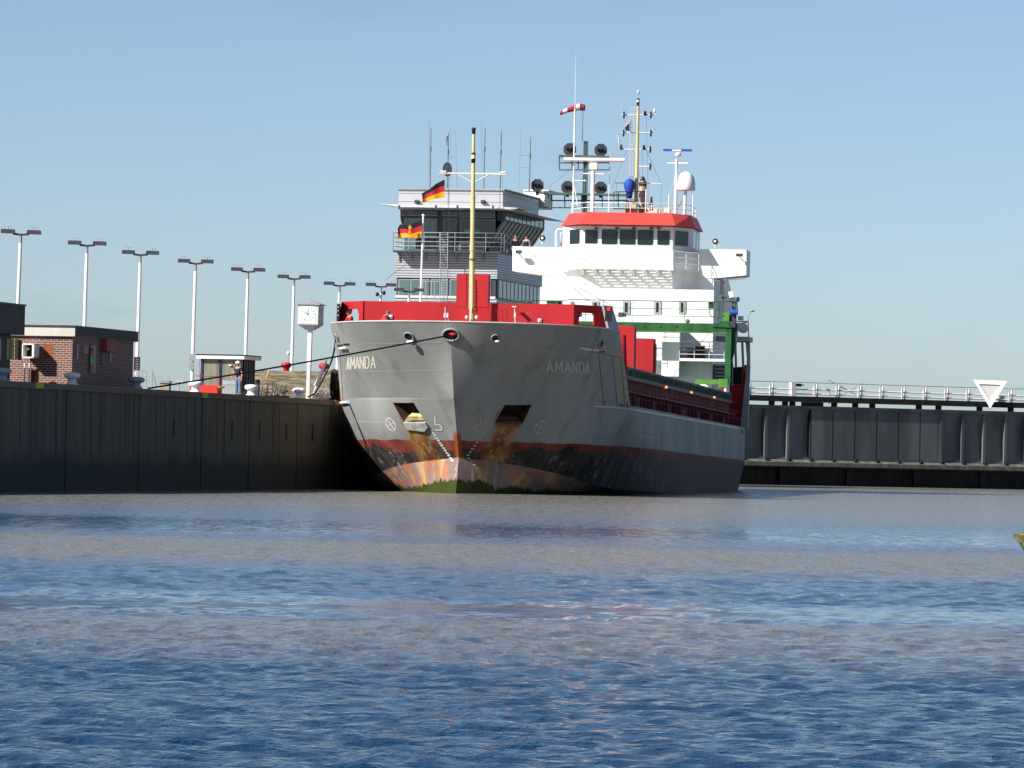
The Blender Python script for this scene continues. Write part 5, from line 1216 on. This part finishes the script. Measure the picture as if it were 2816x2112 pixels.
m = MB(); m.tube([Kf(540, 975, .5), Kf(540, 985, .5), Kf(548, 990, .5), Kf(549, 1060, .5)], .03, 5); m.build('drain_pipe', GREY, ki)
# red barrier and covered box on the quay
k0 = at(568, 1072, 257); k0.z = QZ
rb = thing('covered_box', 'low box under a bright red cover between the lamp post and the shelter', 'box', k0, (0,0,ROT))
m = MB(); m.prism([(-.78,.02),(.62,.02),(.68,.10),(.66,.40),(.58,.50),(-.72,.52),(-.80,.42)], -.4, .4, 'xz'); m.build('cover', paint('red_cover', (.62,.03,.02), .5, .08), rb)
m = MB(); m.prism([(.60,.50),(.95,.42),(.72,.34),(.64,.02),(.6,.02)], -.35, .35, 'xz'); m.build('hull_end', paint('orange_end', (.35,.12,.05), .6), rb)
k0 = at(603, 1072, 259); k0.z = QZ
rl = thing('red_barrier', 'thin red metal barrier with one upright beside the shelter', 'barrier', k0, (0,0,ROT))
m = MB(); m.tube([(0,0,0), (0,0,1.05)], .035, 6); m.build('upright', RED, rl)
m = MB(); m.tube([(0,0,.98), (-1.35,0,1.0)], .018, 5); m.build('rail', RED, rl)
# ------------------------------------------------------------------ bollards
def make_bollard(mt_):
    b_ = thing('bollard', '', 'bollard')
    m = MB(); m.lathe([(0,0),(.30,0),(.30,.05),(.22,.10),(.19,.22),(.22,.30)], n=18); m.build('stem', mt_, b_)
    m = MB(); m.lathe([(.22,.30),(.34,.34),(.38,.42),(.37,.50),(.30,.56),(.12,.59),(0,.59)], n=18); m.build('cap', mt_, b_); return b_
bw_ = paint('bollard_white', (.80,.76,.74), .45, .05, dirt=(.5,.35,.3), dirt_amt=.3); bg_ = paint('bollard_grey', (.30,.34,.38), .5, .1); br_ = paint('bollard_red', (.50,.015,.02), .35, .1)
blab = [(2, 1062, 'pale grey bollard at the left edge before the dark building', bg_, 1.25), (198, 1060, 'white bollard in front of the brick building', bw_, 1.0), (375, 1068, 'grey bollard below the number board right of the brick building', bg_, 1.05),
        (537, 1076, 'white bollard in front of the red covered box', bw_, .98), (690, 1086, 'white bollard between the man in a helmet and the embankment', bw_, .98), (823, 1093, 'white bollard just left of the clock column', bw_, .98)]
for px, py, lb_, mt_, sc_ in blab:
    d = ray(px, py); k_ = d.x / d.y; Y = (-9.95 - .75 - .2309*270) / (k_ - .2309)
    b_ = make_bollard(mt_); b_.location = (k_ * Y, Y, QZ); b_['label'] = lb_; b_['group'] = 'bollards along the quay edge'; b_.scale = (sc_, sc_, 1.0)
# ------------------------------------------------------------------ embankment and things on it
EM = at(800, 1020, 286); ez = EM.z; 
k = NT('embankment_stone'); o = k.xyz(); nn_ = k.noise(1, (1.2,1.2,9), 5); c = k.mix(k.step(nn_, .35, .65), (.075,.058,.032), (.24,.195,.125)); c = k.mix(k.math('MULTIPLY', k.step(k.noise(1,(2,2,2),4), .5,.7), .5), c, (.08,.075,.03)); k.bump(nn_, .6, .05); EMB = k.out(c, .9)
x0e, x1e = at(690, 1060, 284).x, at(906, 1060, 284).x
m = MB(); m.prism([(282, QZ), (286, ez), (300, ez + .02), (304, QZ)], x0e - 3, x1e, 'yz')
tag(m.build('embankment', EMB), 'brown stone faced embankment behind the quay edge near the bow', 'embankment')
for px, py, lb_, sc_ in ((787, 1018, 'red bollard on the embankment left of the clock', 1.0), (890, 1021, 'red bollard on the embankment right of the clock', .95)):
    q = at(px, py, 288); b_ = thing('mooring_bollard', lb_, 'bollard', (q.x, 288, ez), group='red bollards on the embankment')
    m = MB(); m.lathe([(0,-.02),(.17,0),(.17,.18)] if sc_ == 1 else [(0,-.02),(.12,0),(.15,.16)], n=16); m.build('stem', br_, b_)
    m = MB(); m.lathe([(.17,.17),(.27,.24),(.31,.34),(.29,.46),(.2,.52),(0,.53)], n=16); m.build('cap', br_, b_)
q = at(913, 1090, 287); m = MB()
for i in range(26):
    r_ = random.uniform(.18, .4); m.ell((q.x + random.uniform(-.35,.35), 287 + random.uniform(-1,1), QZ + random.uniform(0, ez - QZ + .05)), (r_, r_, r_*.7), 7)
tag(m.build('rock_pile', paint('dark_rocks', (.05,.045,.03), .9, .5, scale=4)), 'dark rubble rock pile ending the embankment beside the bow', 'rocks')
STAN = paint('stanchion_grey', (.42,.40,.38), .5, .25, scale=5)
def bundle(px0, px1, py, D, hgt, n_, lb_, seed):
    rs = random.Random(seed); q = at((px0+px1)/2, py, D); q.z = QZ; t_ = thing('stanchion_heap', lb_, 'stanchions', q, group='heaps of metal stanchions on the quay'); wd = (px1-px0)*D/F
    for i in range(n_):
        x = -wd/2 + wd*i/(n_-1); m = MB(); h_ = hgt * rs.uniform(.6, 1.0); m.tube([(x + rs.uniform(-.1,.05), rs.uniform(-.2,.2), 0), (x + rs.uniform(-.02,.14), rs.uniform(-.2,.2), h_)], .022, 5); m.build('stanchion', STAN, t_)
    m = MB()
    for i in range(46):
        a = Vector((rs.uniform(-wd/2,wd/2), rs.uniform(-.25,.25), rs.uniform(.05,hgt*.45))); m.tube([a, a + Vector((rs.uniform(-.25,.25), rs.uniform(-.1,.1), rs.uniform(-.12,.12)))], .02, 4)
    m.build('fittings', STAN, t_)
    return t_
b1 = bundle(722, 785, 1092, 266, .92, 9, 'heap of thin grey stanchions between the machine and the lamp post', 4)
m = MB(); m.prism([(-.9,.0),(.75,.02),(.85,.12),(.2,.14),(-.9,.05)], -.35, .35, 'xz'); m.build('red_pallet', paint('faded_red', (.25,.07,.06), .7), b1)
m = MB(); m.tube([(.4,0,.25),(.75,0,.4)], .04, 5); m.build('bar', DKGREY, b1)
bundle(856, 906, 1096, 271, .85, 10, 'heap of thin pale stanchions right of the clock, under the leaning white beam', 9)
q0, q1 = at(870, 1062, 272.5), at(898, 990, 272.5); m = MB(); m.tube([q0, q1], .15, 8, r1=.04); m.tube([q0 + Vector((-.25,0,-.75)), q0], .07, 5)
tag(m.build('leaning_beam', WHITE), 'white tapering beam leaning up before the red bollard near the bow', 'beam')
q = at(693, 1086, 268); q.z = QZ; mc = thing('pump_unit', 'dark machine block with a stub chimney behind the white bollard', 'machine', q)
m = MB(); m.box(-.35, .35, -.3, .3, 0, .78); m.build('housing', DKGREY, mc)
m = MB(); m.tube([(.28,0,0), (.28,0,1.0)], .13, 8); m.tube([(.28,0,.85), (.42,0,.85)], .05, 6); m.build('chimney', BLACK, mc)
m = MB(); m.box(-.4, .15, -.34, -.28, .55, .68); m.build('red_strip', RED, mc)
q = at(735, 1040, 279); m = MB(); q2 = at(741, 1020, 279); q3 = at(731, 1041, 279); m.tube([q2, at(737, 1031, 279), q3], .07, 5, r1=.03)
tag(m.build('orange_streamer', paint('orange_cloth', (.7,.25,.03), .7)), 'small orange cloth streamer before the embankment', 'streamer')
q = at(797, 968, 292); q.z = ez; rd_ = thing('beacon_post', 'thin beacon post with a round white head behind the lamp post', 'beacon', (q.x, 290, ez)); m = MB(); m.tube([(0,0,0), (0,0,1.0)], .025, 5); m.build('post', GREY, rd_); m = MB(); m.ell((0,0,1.1), (.09,.09,.13), 8); m.build('head', WHITE, rd_)
# steel frames and the far stone hut left of the shelter
q = at(400, 1072, 262); q.z = QZ
sf = thing('steel_frames', 'thin steel frames and a leaning ladder standing right of the number board', 'frame', q)
fr = lambda px, py: at(px, py, 262) - q
m = MB(); m.tube([fr(361,1020), fr(402,1019)], .025, 4); 
for a_, b_ in (((391,1022),(391,1068)), ((402,1022),(402,1070)), ((391,1045),(410,1047))): m.tube([fr(*a_), fr(*b_)], .02, 4)
m.build('gallows_frame', GREY, sf)
m = MB(); m.tube([fr(418,1019), fr(431,1066)], .03, 4); m.tube([fr(419,1019), fr(418,1062)], .02, 4); m.tube([fr(418,1044), fr(425,1044)], .02, 4); m.build('trestle', GREY, sf)
m = MB(); m.tube([fr(376,1020), fr(370,1045)], .04, 5); m.tube([fr(380,1020), fr(386,1045)], .03, 5); m.tube([fr(378,1020), fr(378,1070)], .05, 5); m.build('legs', STAN, sf)
k = NT('far_stone'); FST = k.out(k.mix(k.noise(1.2,(1,1,2),5), (.20,.17,.12), (.40,.35,.27)), .9)
q = at(452, 1075, 520); q.z = 0; fh = thing('distant_hut', 'small pale stone hut far off behind the quay', 'hut', q)
a, b = at(440, 1076, 520) - q, at(465, 1047, 520) - q; m = MB(); m.box(a.x, b.x, 0, 3, 4, b.z - .25); m.build('wall', FST, fh)
m = MB(); m.box(a.x - .1, b.x + .1, -.1, 3.1, b.z - .25, b.z); m.tube([(a.x+.1,0,b.z),(a.x+.1,0,b.z+.6)], .03, 4); m.tube([(b.x,0,b.z),(b.x,0,b.z+.5)], .03, 4); m.build('roof', GREY, fh)
q = at(493, 1075, 520); q.z = 4; fl2 = thing('distant_lamp_post', 'tiny lamp post on the skyline left of the second red covered box', 'lamp post', q)
fl2['label'] = 'tiny distant lamp post on the skyline between the stone hut and the shelter'
z_ = at(495, 1049, 520).z - 4; m = MB(); m.tube([(0,0,0),(0,0,z_)], .05, 5); m.build('post', GREY, fl2); m = MB(); m.box(-.3,.35,-.1,.1,z_-.06,z_+.06); m.build('lamp_head', LGREY, fl2)

# ------------------------------------------------------------------ mooring ropes
def rope(p0, p1, sag, r_, lb_, n_=28):
    P = [p0.lerp(p1, i/(n_-1)) - Vector((0,0, 4*sag*(i/(n_-1))*(1-i/(n_-1)))) for i in range(n_)]
    m = MB(); m.tube(P, r_, 6); return tag(m.build('mooring_rope', ROPE), lb_, 'rope', 'mooring ropes')
pa = SF.w(c2 + n2_*.05); d = ray(408, 1072); k_ = d.x/d.y; Y = (-9.95 - .3 - .2309*270) / (k_ - .2309); pb = Vector((k_*Y, Y, QZ + .05))
rope(pa, pb, .08, .045, 'long dark mooring rope from the red lipped fairlead across to the quay at the left')
c5b = SF.w(c5 + n5_*.05); pe = at(846, 1092, 270.5); pm1, pm2, pm3 = at(914, 985, 269), at(893, 1034, 269.8), at(871, 1074, 270.2)
m = MB(); pts = [c5b, pm1, pm2, pm3, at(858, 1086, 270.4), pe]; Q = []
for i in range(len(pts)-1):
    p_1 = pts[max(i-1,0)]; p0_ = pts[i]; p1_ = pts[i+1]; p2_ = pts[min(i+2, len(pts)-1)]
    for j in range(6): t = j/6; Q.append(.5*((2*p0_) + (p1_-p_1)*t + (2*p_1-5*p0_+4*p1_-p2_)*t*t + (-p_1+3*p0_-3*p1_+p2_)*t**3))
m.tube(Q + [pe], .05, 6); tag(m.build('mooring_rope', ROPE), 'short sagging mooring rope from the port bow down to the clock column', 'rope', 'mooring ropes')

# ------------------------------------------------------------------ lock gate on the right
g0 = at(2060, 1333, 421); GF = Frame((g0.x, 421, 0), R(28))
Gp = lambda x, y, d=0.0: GF.pt(x, y, 'y', d)
gt = thing('lock_gate', 'long dark steel lock gate with riveted panels and a white railing, right of the ship', 'lock gate', GF.loc, GF.rot)
zz = {y: Gp(2100, y).z for y in (1087, 1102, 1113, 1123, 1261, 1269, 1283)}
X0, X1 = Gp(1900, 1300).x, Gp(2990, 1300).x
k = NT('gate_steel'); c = k.mix(k.step(k.noise(1,(.5,.5,.12),5), .35,.65), (.065,.07,.074), (.12,.125,.125)); c = k.mix(k.math('MULTIPLY', k.step(k.noise(1,(.8,.8,1.5),5), .62,.75), .35), c, (.10,.06,.035)); GST = k.out(c, .55)
GD = paint('gate_dark', (.022,.022,.02), .7, .4, scale=1.2, dirt=(.05,.035,.02), dirt_amt=.5)
m = MB(); m.box(X0, X1, .5, 2.2, zz[1261], zz[1123]); m.box(X0, X1, -.05, 2.4, zz[1123], zz[1113]); m.build('girder', GST, gt)
pitch = (Gp(2107 + 60.6*6, 1200).x - Gp(2107, 1200).x) / 6; xr = Gp(2107, 1200).x; i = -3
while xr + i*pitch < X1:
    x = xr + i*pitch; deepb = i < 1.5 or i > 7.5
    m = MB(); m.box(x - (.13 if deepb else .03), x + .13*(1 if deepb else .2), -.0 if deepb else .03, .5, zz[1261], zz[1123]); rb_ = m.build('rib', GST if deepb else GD, gt)
    if not deepb:
        m = MB(); m.box(x + .05, x + pitch - .04, .04, .45, zz[1261], zz[1123]); m.build('panel', GST, gt)
    else:                                     # dished plate between deep ribs
        m = MB(); rows_ = []
        for v in np.linspace(0, 1, 9): rows_.append([(x + .13 + (pitch - .26)*u, .12 + .36*math.sin(math.pi*min(1, max(0, v)))**.4 * (u**1.2), zz[1261] + (zz[1123]-zz[1261])*v) for u in np.linspace(0, 1, 9)])
        m.grid(rows_); m.build('panel', GST, gt)
    m = MB(); m.prism([(x - .2, zz[1269]), (x + .2, zz[1269]), (x + .02, zz[1269] + .38), (x - .05, zz[1269] + .38)], -.40, -.08, 'xz'); m.build('gusset', BLACK, gt)
    i += 1
m = MB(); m.prism([(-.55, zz[1269]), (.5, zz[1261] + .1), (.5, zz[1283]), (-.55, zz[1283] + .1)], X0, X1, 'yz'); m.build('lower_ledge', paint('gate_ledge', (.14,.14,.12), .7, .35, scale=1.5, dirt=(.04,.04,.03), dirt_amt=.8), gt)
m = MB(); m.box(X0, X1, 1.0, 2.4, -1.5, zz[1283]); m.build('sill_wall', GD, gt)
for px in (2165, 2350, 2535, 2718):
    x = Gp(px, 1300).x; m = MB(); m.box(x - .35, x + .35, .7, 1.0, -1.5, zz[1283]); m.build('pier', BLACK, gt)
m = MB(); m.box(X0, X1, -.2, 1.5, zz[1102], zz[1087]); m.build('walkway', GD, gt)
i = 0
for px in (2050, 2128, 2165, 2185, 2300, 2358, 2405, 2533, 2587, 2786, 2700):
    x = Gp(px, 1100).x; m = MB(); m.box(x - .16, x + .16, .1, .6, zz[1113], zz[1102]); m.build('walkway_post', GD, gt)
m = MB(); a = Gp(2213, 1108).x; b = Gp(2268, 1108).x; m.box(a, b, .2, .6, zz[1113], zz[1102] - .02); m.build('cable_box', BLACK, gt)
# railing
zr_ = [Gp(2100, y).z for y in (1048.5, 1068, 1080.5)]
GWH = paint('rail_white', (.80,.76,.74), .5, .05)
m = MB(); m.tube([(X0, 0, zr_[0]), (X1, 0, zr_[0])], .035, 5); m.build('top_rail', GREY, gt)
m = MB(); m.tube([(X0, .05, zr_[1]), (X1, .05, zr_[1])], .068, 5); m.build('middle_rail', GWH, gt)
m = MB(); m.tube([(X0, .05, zr_[2]), (X1, .05, zr_[2])], .068, 5); m.build('lower_rail', GWH, gt)
xp = Gp(2118, 1070).x; i = -2
while xp + i*pitch < X1:
    x = xp + i*pitch; m = MB(); m.box(x - .08, x + .08, -.05, .05, zz[1087], zr_[0]); m.box(x + .28, x + .42, .1, .2, zz[1087], zr_[0] - .1); m.build('rail_post', GWH, gt); i += 1
x = Gp(2181, 1070).x; m = MB(); m.box(x - .22, x + .2, -.1, .3, zz[1087], zr_[0]); m.build('wide_post', GWH, gt)
x = Gp(2196, 1056).x; m = MB(); m.box(x - .25, x + .25, -.1, .2, Gp(2196,1063).z, Gp(2196,1055).z); m.tube([(x, 0, Gp(2196,1060).z), (x + .55, 0, Gp(2196,1058).z)], .05, 5); m.build('hand_wheel', BLACK, gt)
m = MB(); m.tube([Gp(2280,1112,-.1), Gp(2281,1071,-.1)], .05, 5); m.tube([Gp(2271,1071,-.1), Gp(2283,1071,-.1)], .05, 5); m.build('small_lamp_post', GREY, gt)
m = MB()
for a_, b_ in (((2299,1041),(2299,1113)), ((2278,1045),(2330,1072)), ((2300,1058),(2360,1088)), ((2310,1090),(2362,1060)), ((2371,1043),(2372,1095)), ((2305,1084),(2360,1088))): m.tube([Gp(*a_, .9), Gp(*b_, .9)], .03, 4)
m.build('lattice_boom', GREY, gt)
m = MB()
for r4 in ((2688,1098,2698,1110), (2735,1087,2745,1110), (2749,1095,2762,1112)): a, b = Gp(r4[0], r4[3], 1.6), Gp(r4[2], r4[1], 1.6)
a, b = Gp(2742, 1112, 1.6), Gp(2768, 1090, 1.6); m.prism([(a.x, a.z), (b.x, a.z), (b.x - .2, b.z), (a.x + .3, b.z + .1)], 1.6, 2.2, 'xz'); m.build('winch_hood', GREY, gt)
# triangle sign
sgn_ = thing('triangle_sign', 'white inverted triangle sign with a pale inner field on the lock gate railing', 'sign', GF.w(Gp(2722, 1124, -.7)), (0,0,R(-8)))
si = Frame(sgn_.location, R(-8)); tp_ = lambda x, y, d=0: si.pt(x, y, 'y', d)
O_ = [tp_(2676,1044), tp_(2770,1048), tp_(2723,1123)]; I_ = [tp_(2692,1056), tp_(2753,1058), tp_(2723,1104)]
m = MB(); vs_ = [(p.x, yy, p.z) for yy in (-.08, .1) for p in O_ + I_]
m.add(vs_, [(0,1,4,3),(1,2,5,4),(2,0,3,5)] + [(6,9,10,7),(7,10,11,8),(8,11,9,6)] + [(0,6,7,1),(1,7,8,2),(2,8,6,0)] + [(3,4,10,9),(4,5,11,10),(5,3,9,11)]); m.build('frame', GWH, sgn_)
m = MB(); m.add([(p.x, .04, p.z) for p in I_], [(0,1,2)]); m.add([(p.x, .08, p.z) for p in I_], [(2,1,0)]); m.build('inner_field', paint('pale_grey_field', (.50,.46,.45), .5, .15, scale=1.5), sgn_)
m = MB(); m.box(-.08, .08, .1, .25, -.1, 1.6); m.build('bracket', GREY, sgn_)
# mossy timber reaching in at the right edge
tD = 40.0; q = at(2790, 1478, tD); tb_ = thing('mooring_timber', 'mossy green timber end reaching in at the right edge over the water', 'timber', (q.x + .42, tD, 0))
k = NT('mossy_wood'); n_ = k.noise(1, (14,14,14), 5); MOSS = k.out(k.mix(k.step(n_, .45, .58), (.13,.17,.03), (.06,.04,.025)), .9)
import bmesh
rs = random.Random(5)
m = MB(); base_ = Vector((q.x - tb_.location.x, 0, q.z)); P = [base_ + Vector((-.012,0,.015)), base_ + Vector((.03,0,.0)), base_ + Vector((.09,0,-.03)), base_ + Vector((.42,0,-.08))]
rad = [.006, .035, .075, .12]; rings_ = []
for p_, r_ in zip(P, rad): rings_.append([p_ + Vector((0, math.cos(a)*r_, math.sin(a)*r_*(1+rs.uniform(-.25,.25)))) for a in np.linspace(0, 2*math.pi, 15)[:-1]])
for r_ in rings_: r_.append(r_[0])
m.grid(rings_); m.build('beam_end', MOSS, tb_)
m = MB(); m.tube([(.42,0,-1), (.42,0,q.z + .1)], .14, 12); m.build('pile', MOSS, tb_)
# ------------------------------------------------------------------ people
SKIN = paint('skin', (.48,.27,.19), .6, .08); 
def skin_mesh(name, chains, mats, parent, sub=1):
    """chains: list of lists of (point, radius); the first point of the first chain is the root; equal points are welded"""
    import bmesh
    bm = bmesh.new(); lay = bm.verts.layers.skin.verify(); seen = {}
    def V(p, r_):
        key = tuple(round(c, 4) for c in p)
        if key not in seen:
            v = bm.verts.new(p); seen[key] = v; v[lay].radius = (r_, r_); v[lay].use_root = len(seen) == 1
        return seen[key]
    for ch in chains:
        for (p, r_), (q, s_) in zip(ch[:-1], ch[1:]):
            a, b = V(p, r_), V(q, s_)
            if a != b and not bm.edges.get((a, b)): bm.edges.new((a, b))
    me = bpy.data.meshes.new(name); bm.to_mesh(me); bm.free()
    ob = bpy.data.objects.new(name, me); scn.collection.objects.link(ob)
    ob.modifiers.new('s', 'SKIN'); sb_ = ob.modifiers.new('d', 'SUBSURF'); sb_.levels = sub; sb_.render_levels = sub
    dg_ = bpy.context.evaluated_depsgraph_get(); me2_ = bpy.data.meshes.new_from_object(ob.evaluated_get(dg_)); ob.modifiers.clear(); ob.data = me2_; me2_.name = name
    me2_.materials.clear()
    for q in mats: me2_.materials.append(q)
    for f in me2_.polygons: f.use_smooth = True; f.material_index = 0
    ob.parent = parent; return ob
def person(label, loc, face, J, top, legs=None, hair=None, helmet=None, stripes=None, scale=1.0, extra=None):
    """J: joint positions in metres, the figure faces -Y; face: heading about Z"""
    t = thing('person', label, 'person', loc, (0,0,face)); t.scale = (scale,)*3
    V = {k_: Vector(v_) for k_, v_ in J.items()}
    ch = [[(V['pelvis'], .13), (V['belly'], .125), (V['chest'], .145), (V['collar'], .10), (V['neck'], .055), (V['chin'], .07), (V['head'], .098), (V['crown'], .065)]]
    hd = (V['crown'] - V['chin']).normalized(); fw = Vector((0,-1,0)); fw = (fw - hd*fw.dot(hd)).normalized(); rt = fw.cross(hd)
    nose = V['head'] + fw*.118 - hd*.01
    ch.append([(V['head'], .098), (nose, .014)])
    for s_ in ('l', 'r'):
        sg = 1 if s_ == 'l' else -1
        ch.append([(V['collar'], .10), (V['sh_'+s_], .065), (V['el_'+s_], .045), (V['wr_'+s_], .03)])
        w_ = V['wr_'+s_]; dr = (w_ - V['el_'+s_]).normalized(); sd = dr.cross(Vector((0,1,0))).normalized() if abs(dr.y) < .95 else Vector((1,0,0))
        palm = w_ + dr*.055; ch.append([(w_, .03), (palm, .034)])
        if legs is not None:
            ch.append([(V['pelvis'], .13), (V['hip_'+s_], .10), (V['kn_'+s_], .06), (V['an_'+s_], .042), (V['an_'+s_] + Vector((0,-.03,-.05)), .04), (V['an_'+s_] + Vector((0,-.17,-.06)), .028)])
    body = skin_mesh('body', ch, [SKIN], t)
    m = MB()                                        # fingers and thumb, eyes, ears
    for s_ in ('l', 'r'):
        w_ = V['wr_'+s_]; dr = (w_ - V['el_'+s_]).normalized(); sd = dr.cross(Vector((0,1,0))); sd = sd.normalized() if sd.length > .2 else Vector((1,0,0)); cu = sd.cross(dr)
        for i, ln in enumerate((.072, .082, .076, .06)):
            b0 = w_ + dr*.075 + sd*(i-1.5)*.019; m.tube([b0, b0 + dr*ln*.5 + cu*.006, b0 + dr*ln*.85 + cu*.028], .0095, 5, r1=.007)
        b0 = w_ + dr*.03 + sd*.035; m.tube([b0, b0 + sd*.028 + dr*.03, b0 + sd*.03 + dr*.058], .011, 5, r1=.008)
    for e_ in (-1, 1): m.ell(V['head'] + rt*e_*.098, (.012,.022,.03), 8)
    bm_ = bmesh.new(); bm_.from_mesh(body.data); me_ = bpy.data.meshes.new('t'); me_.from_pydata(m.v, [], m.f); bm_.from_mesh(me_); bm_.to_mesh(body.data); bm_.free(); bpy.data.meshes.remove(me_)
    for f in body.data.polygons: f.use_smooth = True
    m = MB()
    for e_ in (-1, 1): m.ell(V['head'] + fw*.094 + rt*e_*.034 + hd*.012, (.012,.008,.009), 6)
    m.ell(V['head'] + fw*.088 - hd*.052, (.022,.008,.006), 6); m.build('face_features', BLACK, t)
    g = .018
    sh = [[(V['pelvis'] - Vector((0,0,.05)), .15), (V['pelvis'] + Vector((0,0,.05)), .15), (V['belly'], .125+g+.01), (V['chest'], .145+g), (V['collar'], .105+g)]]
    for s_ in ('l', 'r'):
        mid = V['sh_'+s_].lerp(V['el_'+s_], .9); row = [(V['collar'], .12), (V['sh_'+s_], .065+g), (V['el_'+s_], .045+g)]
        if not (extra and 'bare' in extra): row.append((V['el_'+s_].lerp(V['wr_'+s_], .9), .034+g))
        else: row[-1] = (V['sh_'+s_].lerp(V['el_'+s_], .55), .055+g)
        sh.append(row)
    so_ = skin_mesh('jacket', sh, [top], t)
    if stripes:
        so_.data.materials.append(stripes)
        for f in so_.data.polygons:
            if int((f.center.z + 5) / .05) % 2: f.material_index = 1
    if legs is not None:
        lg = [[(V['pelvis'], .15), (V['pelvis'] + Vector((0,0,.06)), .14)]]
        for s_ in ('l', 'r'): lg.append([(V['pelvis'], .15), (V['hip_'+s_], .115), (V['kn_'+s_], .078), (V['an_'+s_], .062)])
        skin_mesh('trousers', lg, [legs], t)
        m = MB()
        for s_ in ('l', 'r'):
            a = V['an_'+s_]; m.ell(a + Vector((0,-.05,-.055)), (.05,.14,.045), 10)
        m.build('boots', BLACK, t)
    if helmet:
        m = MB(); q = V['head'].lerp(V['crown'], .45); rot = hd.to_track_quat('Z', 'Y').to_matrix()
        m.lathe([(.145,-.005),(.15,.0),(.135,.02),(.128,.06),(.10,.11),(.05,.135),(0,.14)], q, 16, rot=rot); m.ell(q + fw*.13, (.07,.07,.012), 10); m.build('helmet', helmet, t)
    if hair:
        m = MB(); q = V['head'] + hd*.035 - fw*.012; rot = hd.to_track_quat('Z', 'Y').to_matrix(); m.ell(q, (.108,.112,.10), 12, rot=rot); m.build('hair', hair, t)
    return t
def stand(lean=0.0, al=(.30,.0), arms=None):
    J = dict(pelvis=(0,0,.93), belly=(0,-.0-lean*.1,1.08), chest=(0,-lean*.28,1.27), collar=(0,-lean*.42,1.42), neck=(0,-lean*.5,1.49), chin=(0,-lean*.56-.02,1.55), head=(0,-lean*.62-.01,1.63), crown=(0,-lean*.66,1.70),
        sh_l=(.19,-lean*.4,1.40), sh_r=(-.19,-lean*.4,1.40), el_l=(.25,-lean*.4+.03,1.12), el_r=(-.25,-lean*.4+.03,1.12), wr_l=(.26,-lean*.4-.06,.88), wr_r=(-.26,-lean*.4-.06,.88),
        hip_l=(.09,0,.88), hip_r=(-.09,0,.88), kn_l=(.10,-.02,.48), kn_r=(-.10,-.02,.48), an_l=(.10,.02,.09), an_r=(-.10,.02,.09))
    if lean > .3:
        for k_, dz in (('belly', .02), ('chest', .10), ('collar', .2), ('neck', .24), ('chin', .27), ('head', .27), ('crown', .27), ('sh_l', .2), ('sh_r', .2)):
            J[k_] = (J[k_][0], J[k_][1], J[k_][2] - dz * lean)
    if arms: J.update(arms)
    return J
DARKV = paint('dark_vest', (.02,.025,.05), .8, .2); JEANS = paint('blue_jeans', (.10,.14,.28), .8, .2); PINKR = paint('pink_red_jacket', (.60,.04,.09), .8, .1); DRED = paint('red_jacket', (.42,.02,.03), .8, .1)
HAIRD = paint('dark_hair', (.03,.02,.015), .8); HAIRB = paint('brown_hair', (.22,.10,.06), .8)
q = at(655, 1088, 257.5)
person('man in a white helmet, dark vest and blue jeans standing on the quay edge', (q.x, 257.5, QZ), R(-35), stand(.12, arms=dict(el_r=(-.32,-.02,1.16), wr_r=(-.40,-.10,.93), kn_l=(.13,-.06,.48), an_l=(.16,-.02,.09))), DARKV, JEANS, helmet=WHITE, extra=['bare'])
fd = 7.83
q = SF.w((L(968, 880, -6.2).x, -6.2, fd)); person('sailor in a dark red jacket seen in the left opening of the red breakwater', q, R(-60), stand(.35, arms=dict(wr_l=(.22,-.5,.95), wr_r=(-.22,-.5,.95), el_l=(.25,-.3,1.0), el_r=(-.25,-.3,1.0))), DRED, DKGREY, hair=HAIRD, scale=.98)
q = SF.w((L(1052, 880, -6.6).x, -6.6, fd)); person('sailor in a bright pink red jacket bending at the bow before the red breakwater', q, R(62), stand(.5, arms=dict(wr_l=(.22,-.6,.8), wr_r=(-.22,-.6,.8), el_l=(.25,-.4,1.0), el_r=(-.25,-.4,1.0))), PINKR, DKGREY, hair=HAIRB, scale=1.04)
zwing = L(1440, 679, 67.6).z
q = SF.w((L(1416, 660, 67.7).x, 67.7, zwing - .98)); person('man with reddish hair in black on the port bridge wing', q, R(15), stand(.25), BLACK, DKGREY, hair=HAIRB, scale=1.0)
q = SF.w((L(1449, 660, 67.7).x, 67.7, zwing - 1.0)); person('man in a black and white striped shirt on the port bridge wing', q, R(-20), stand(.15, arms=dict(wr_r=(-.25,-.35,1.05))), paint('black_knit', (.02,.02,.02), .8), DKGREY, hair=HAIRD, stripes=paint('white_knit', (.30,.30,.28), .8), scale=1.02)
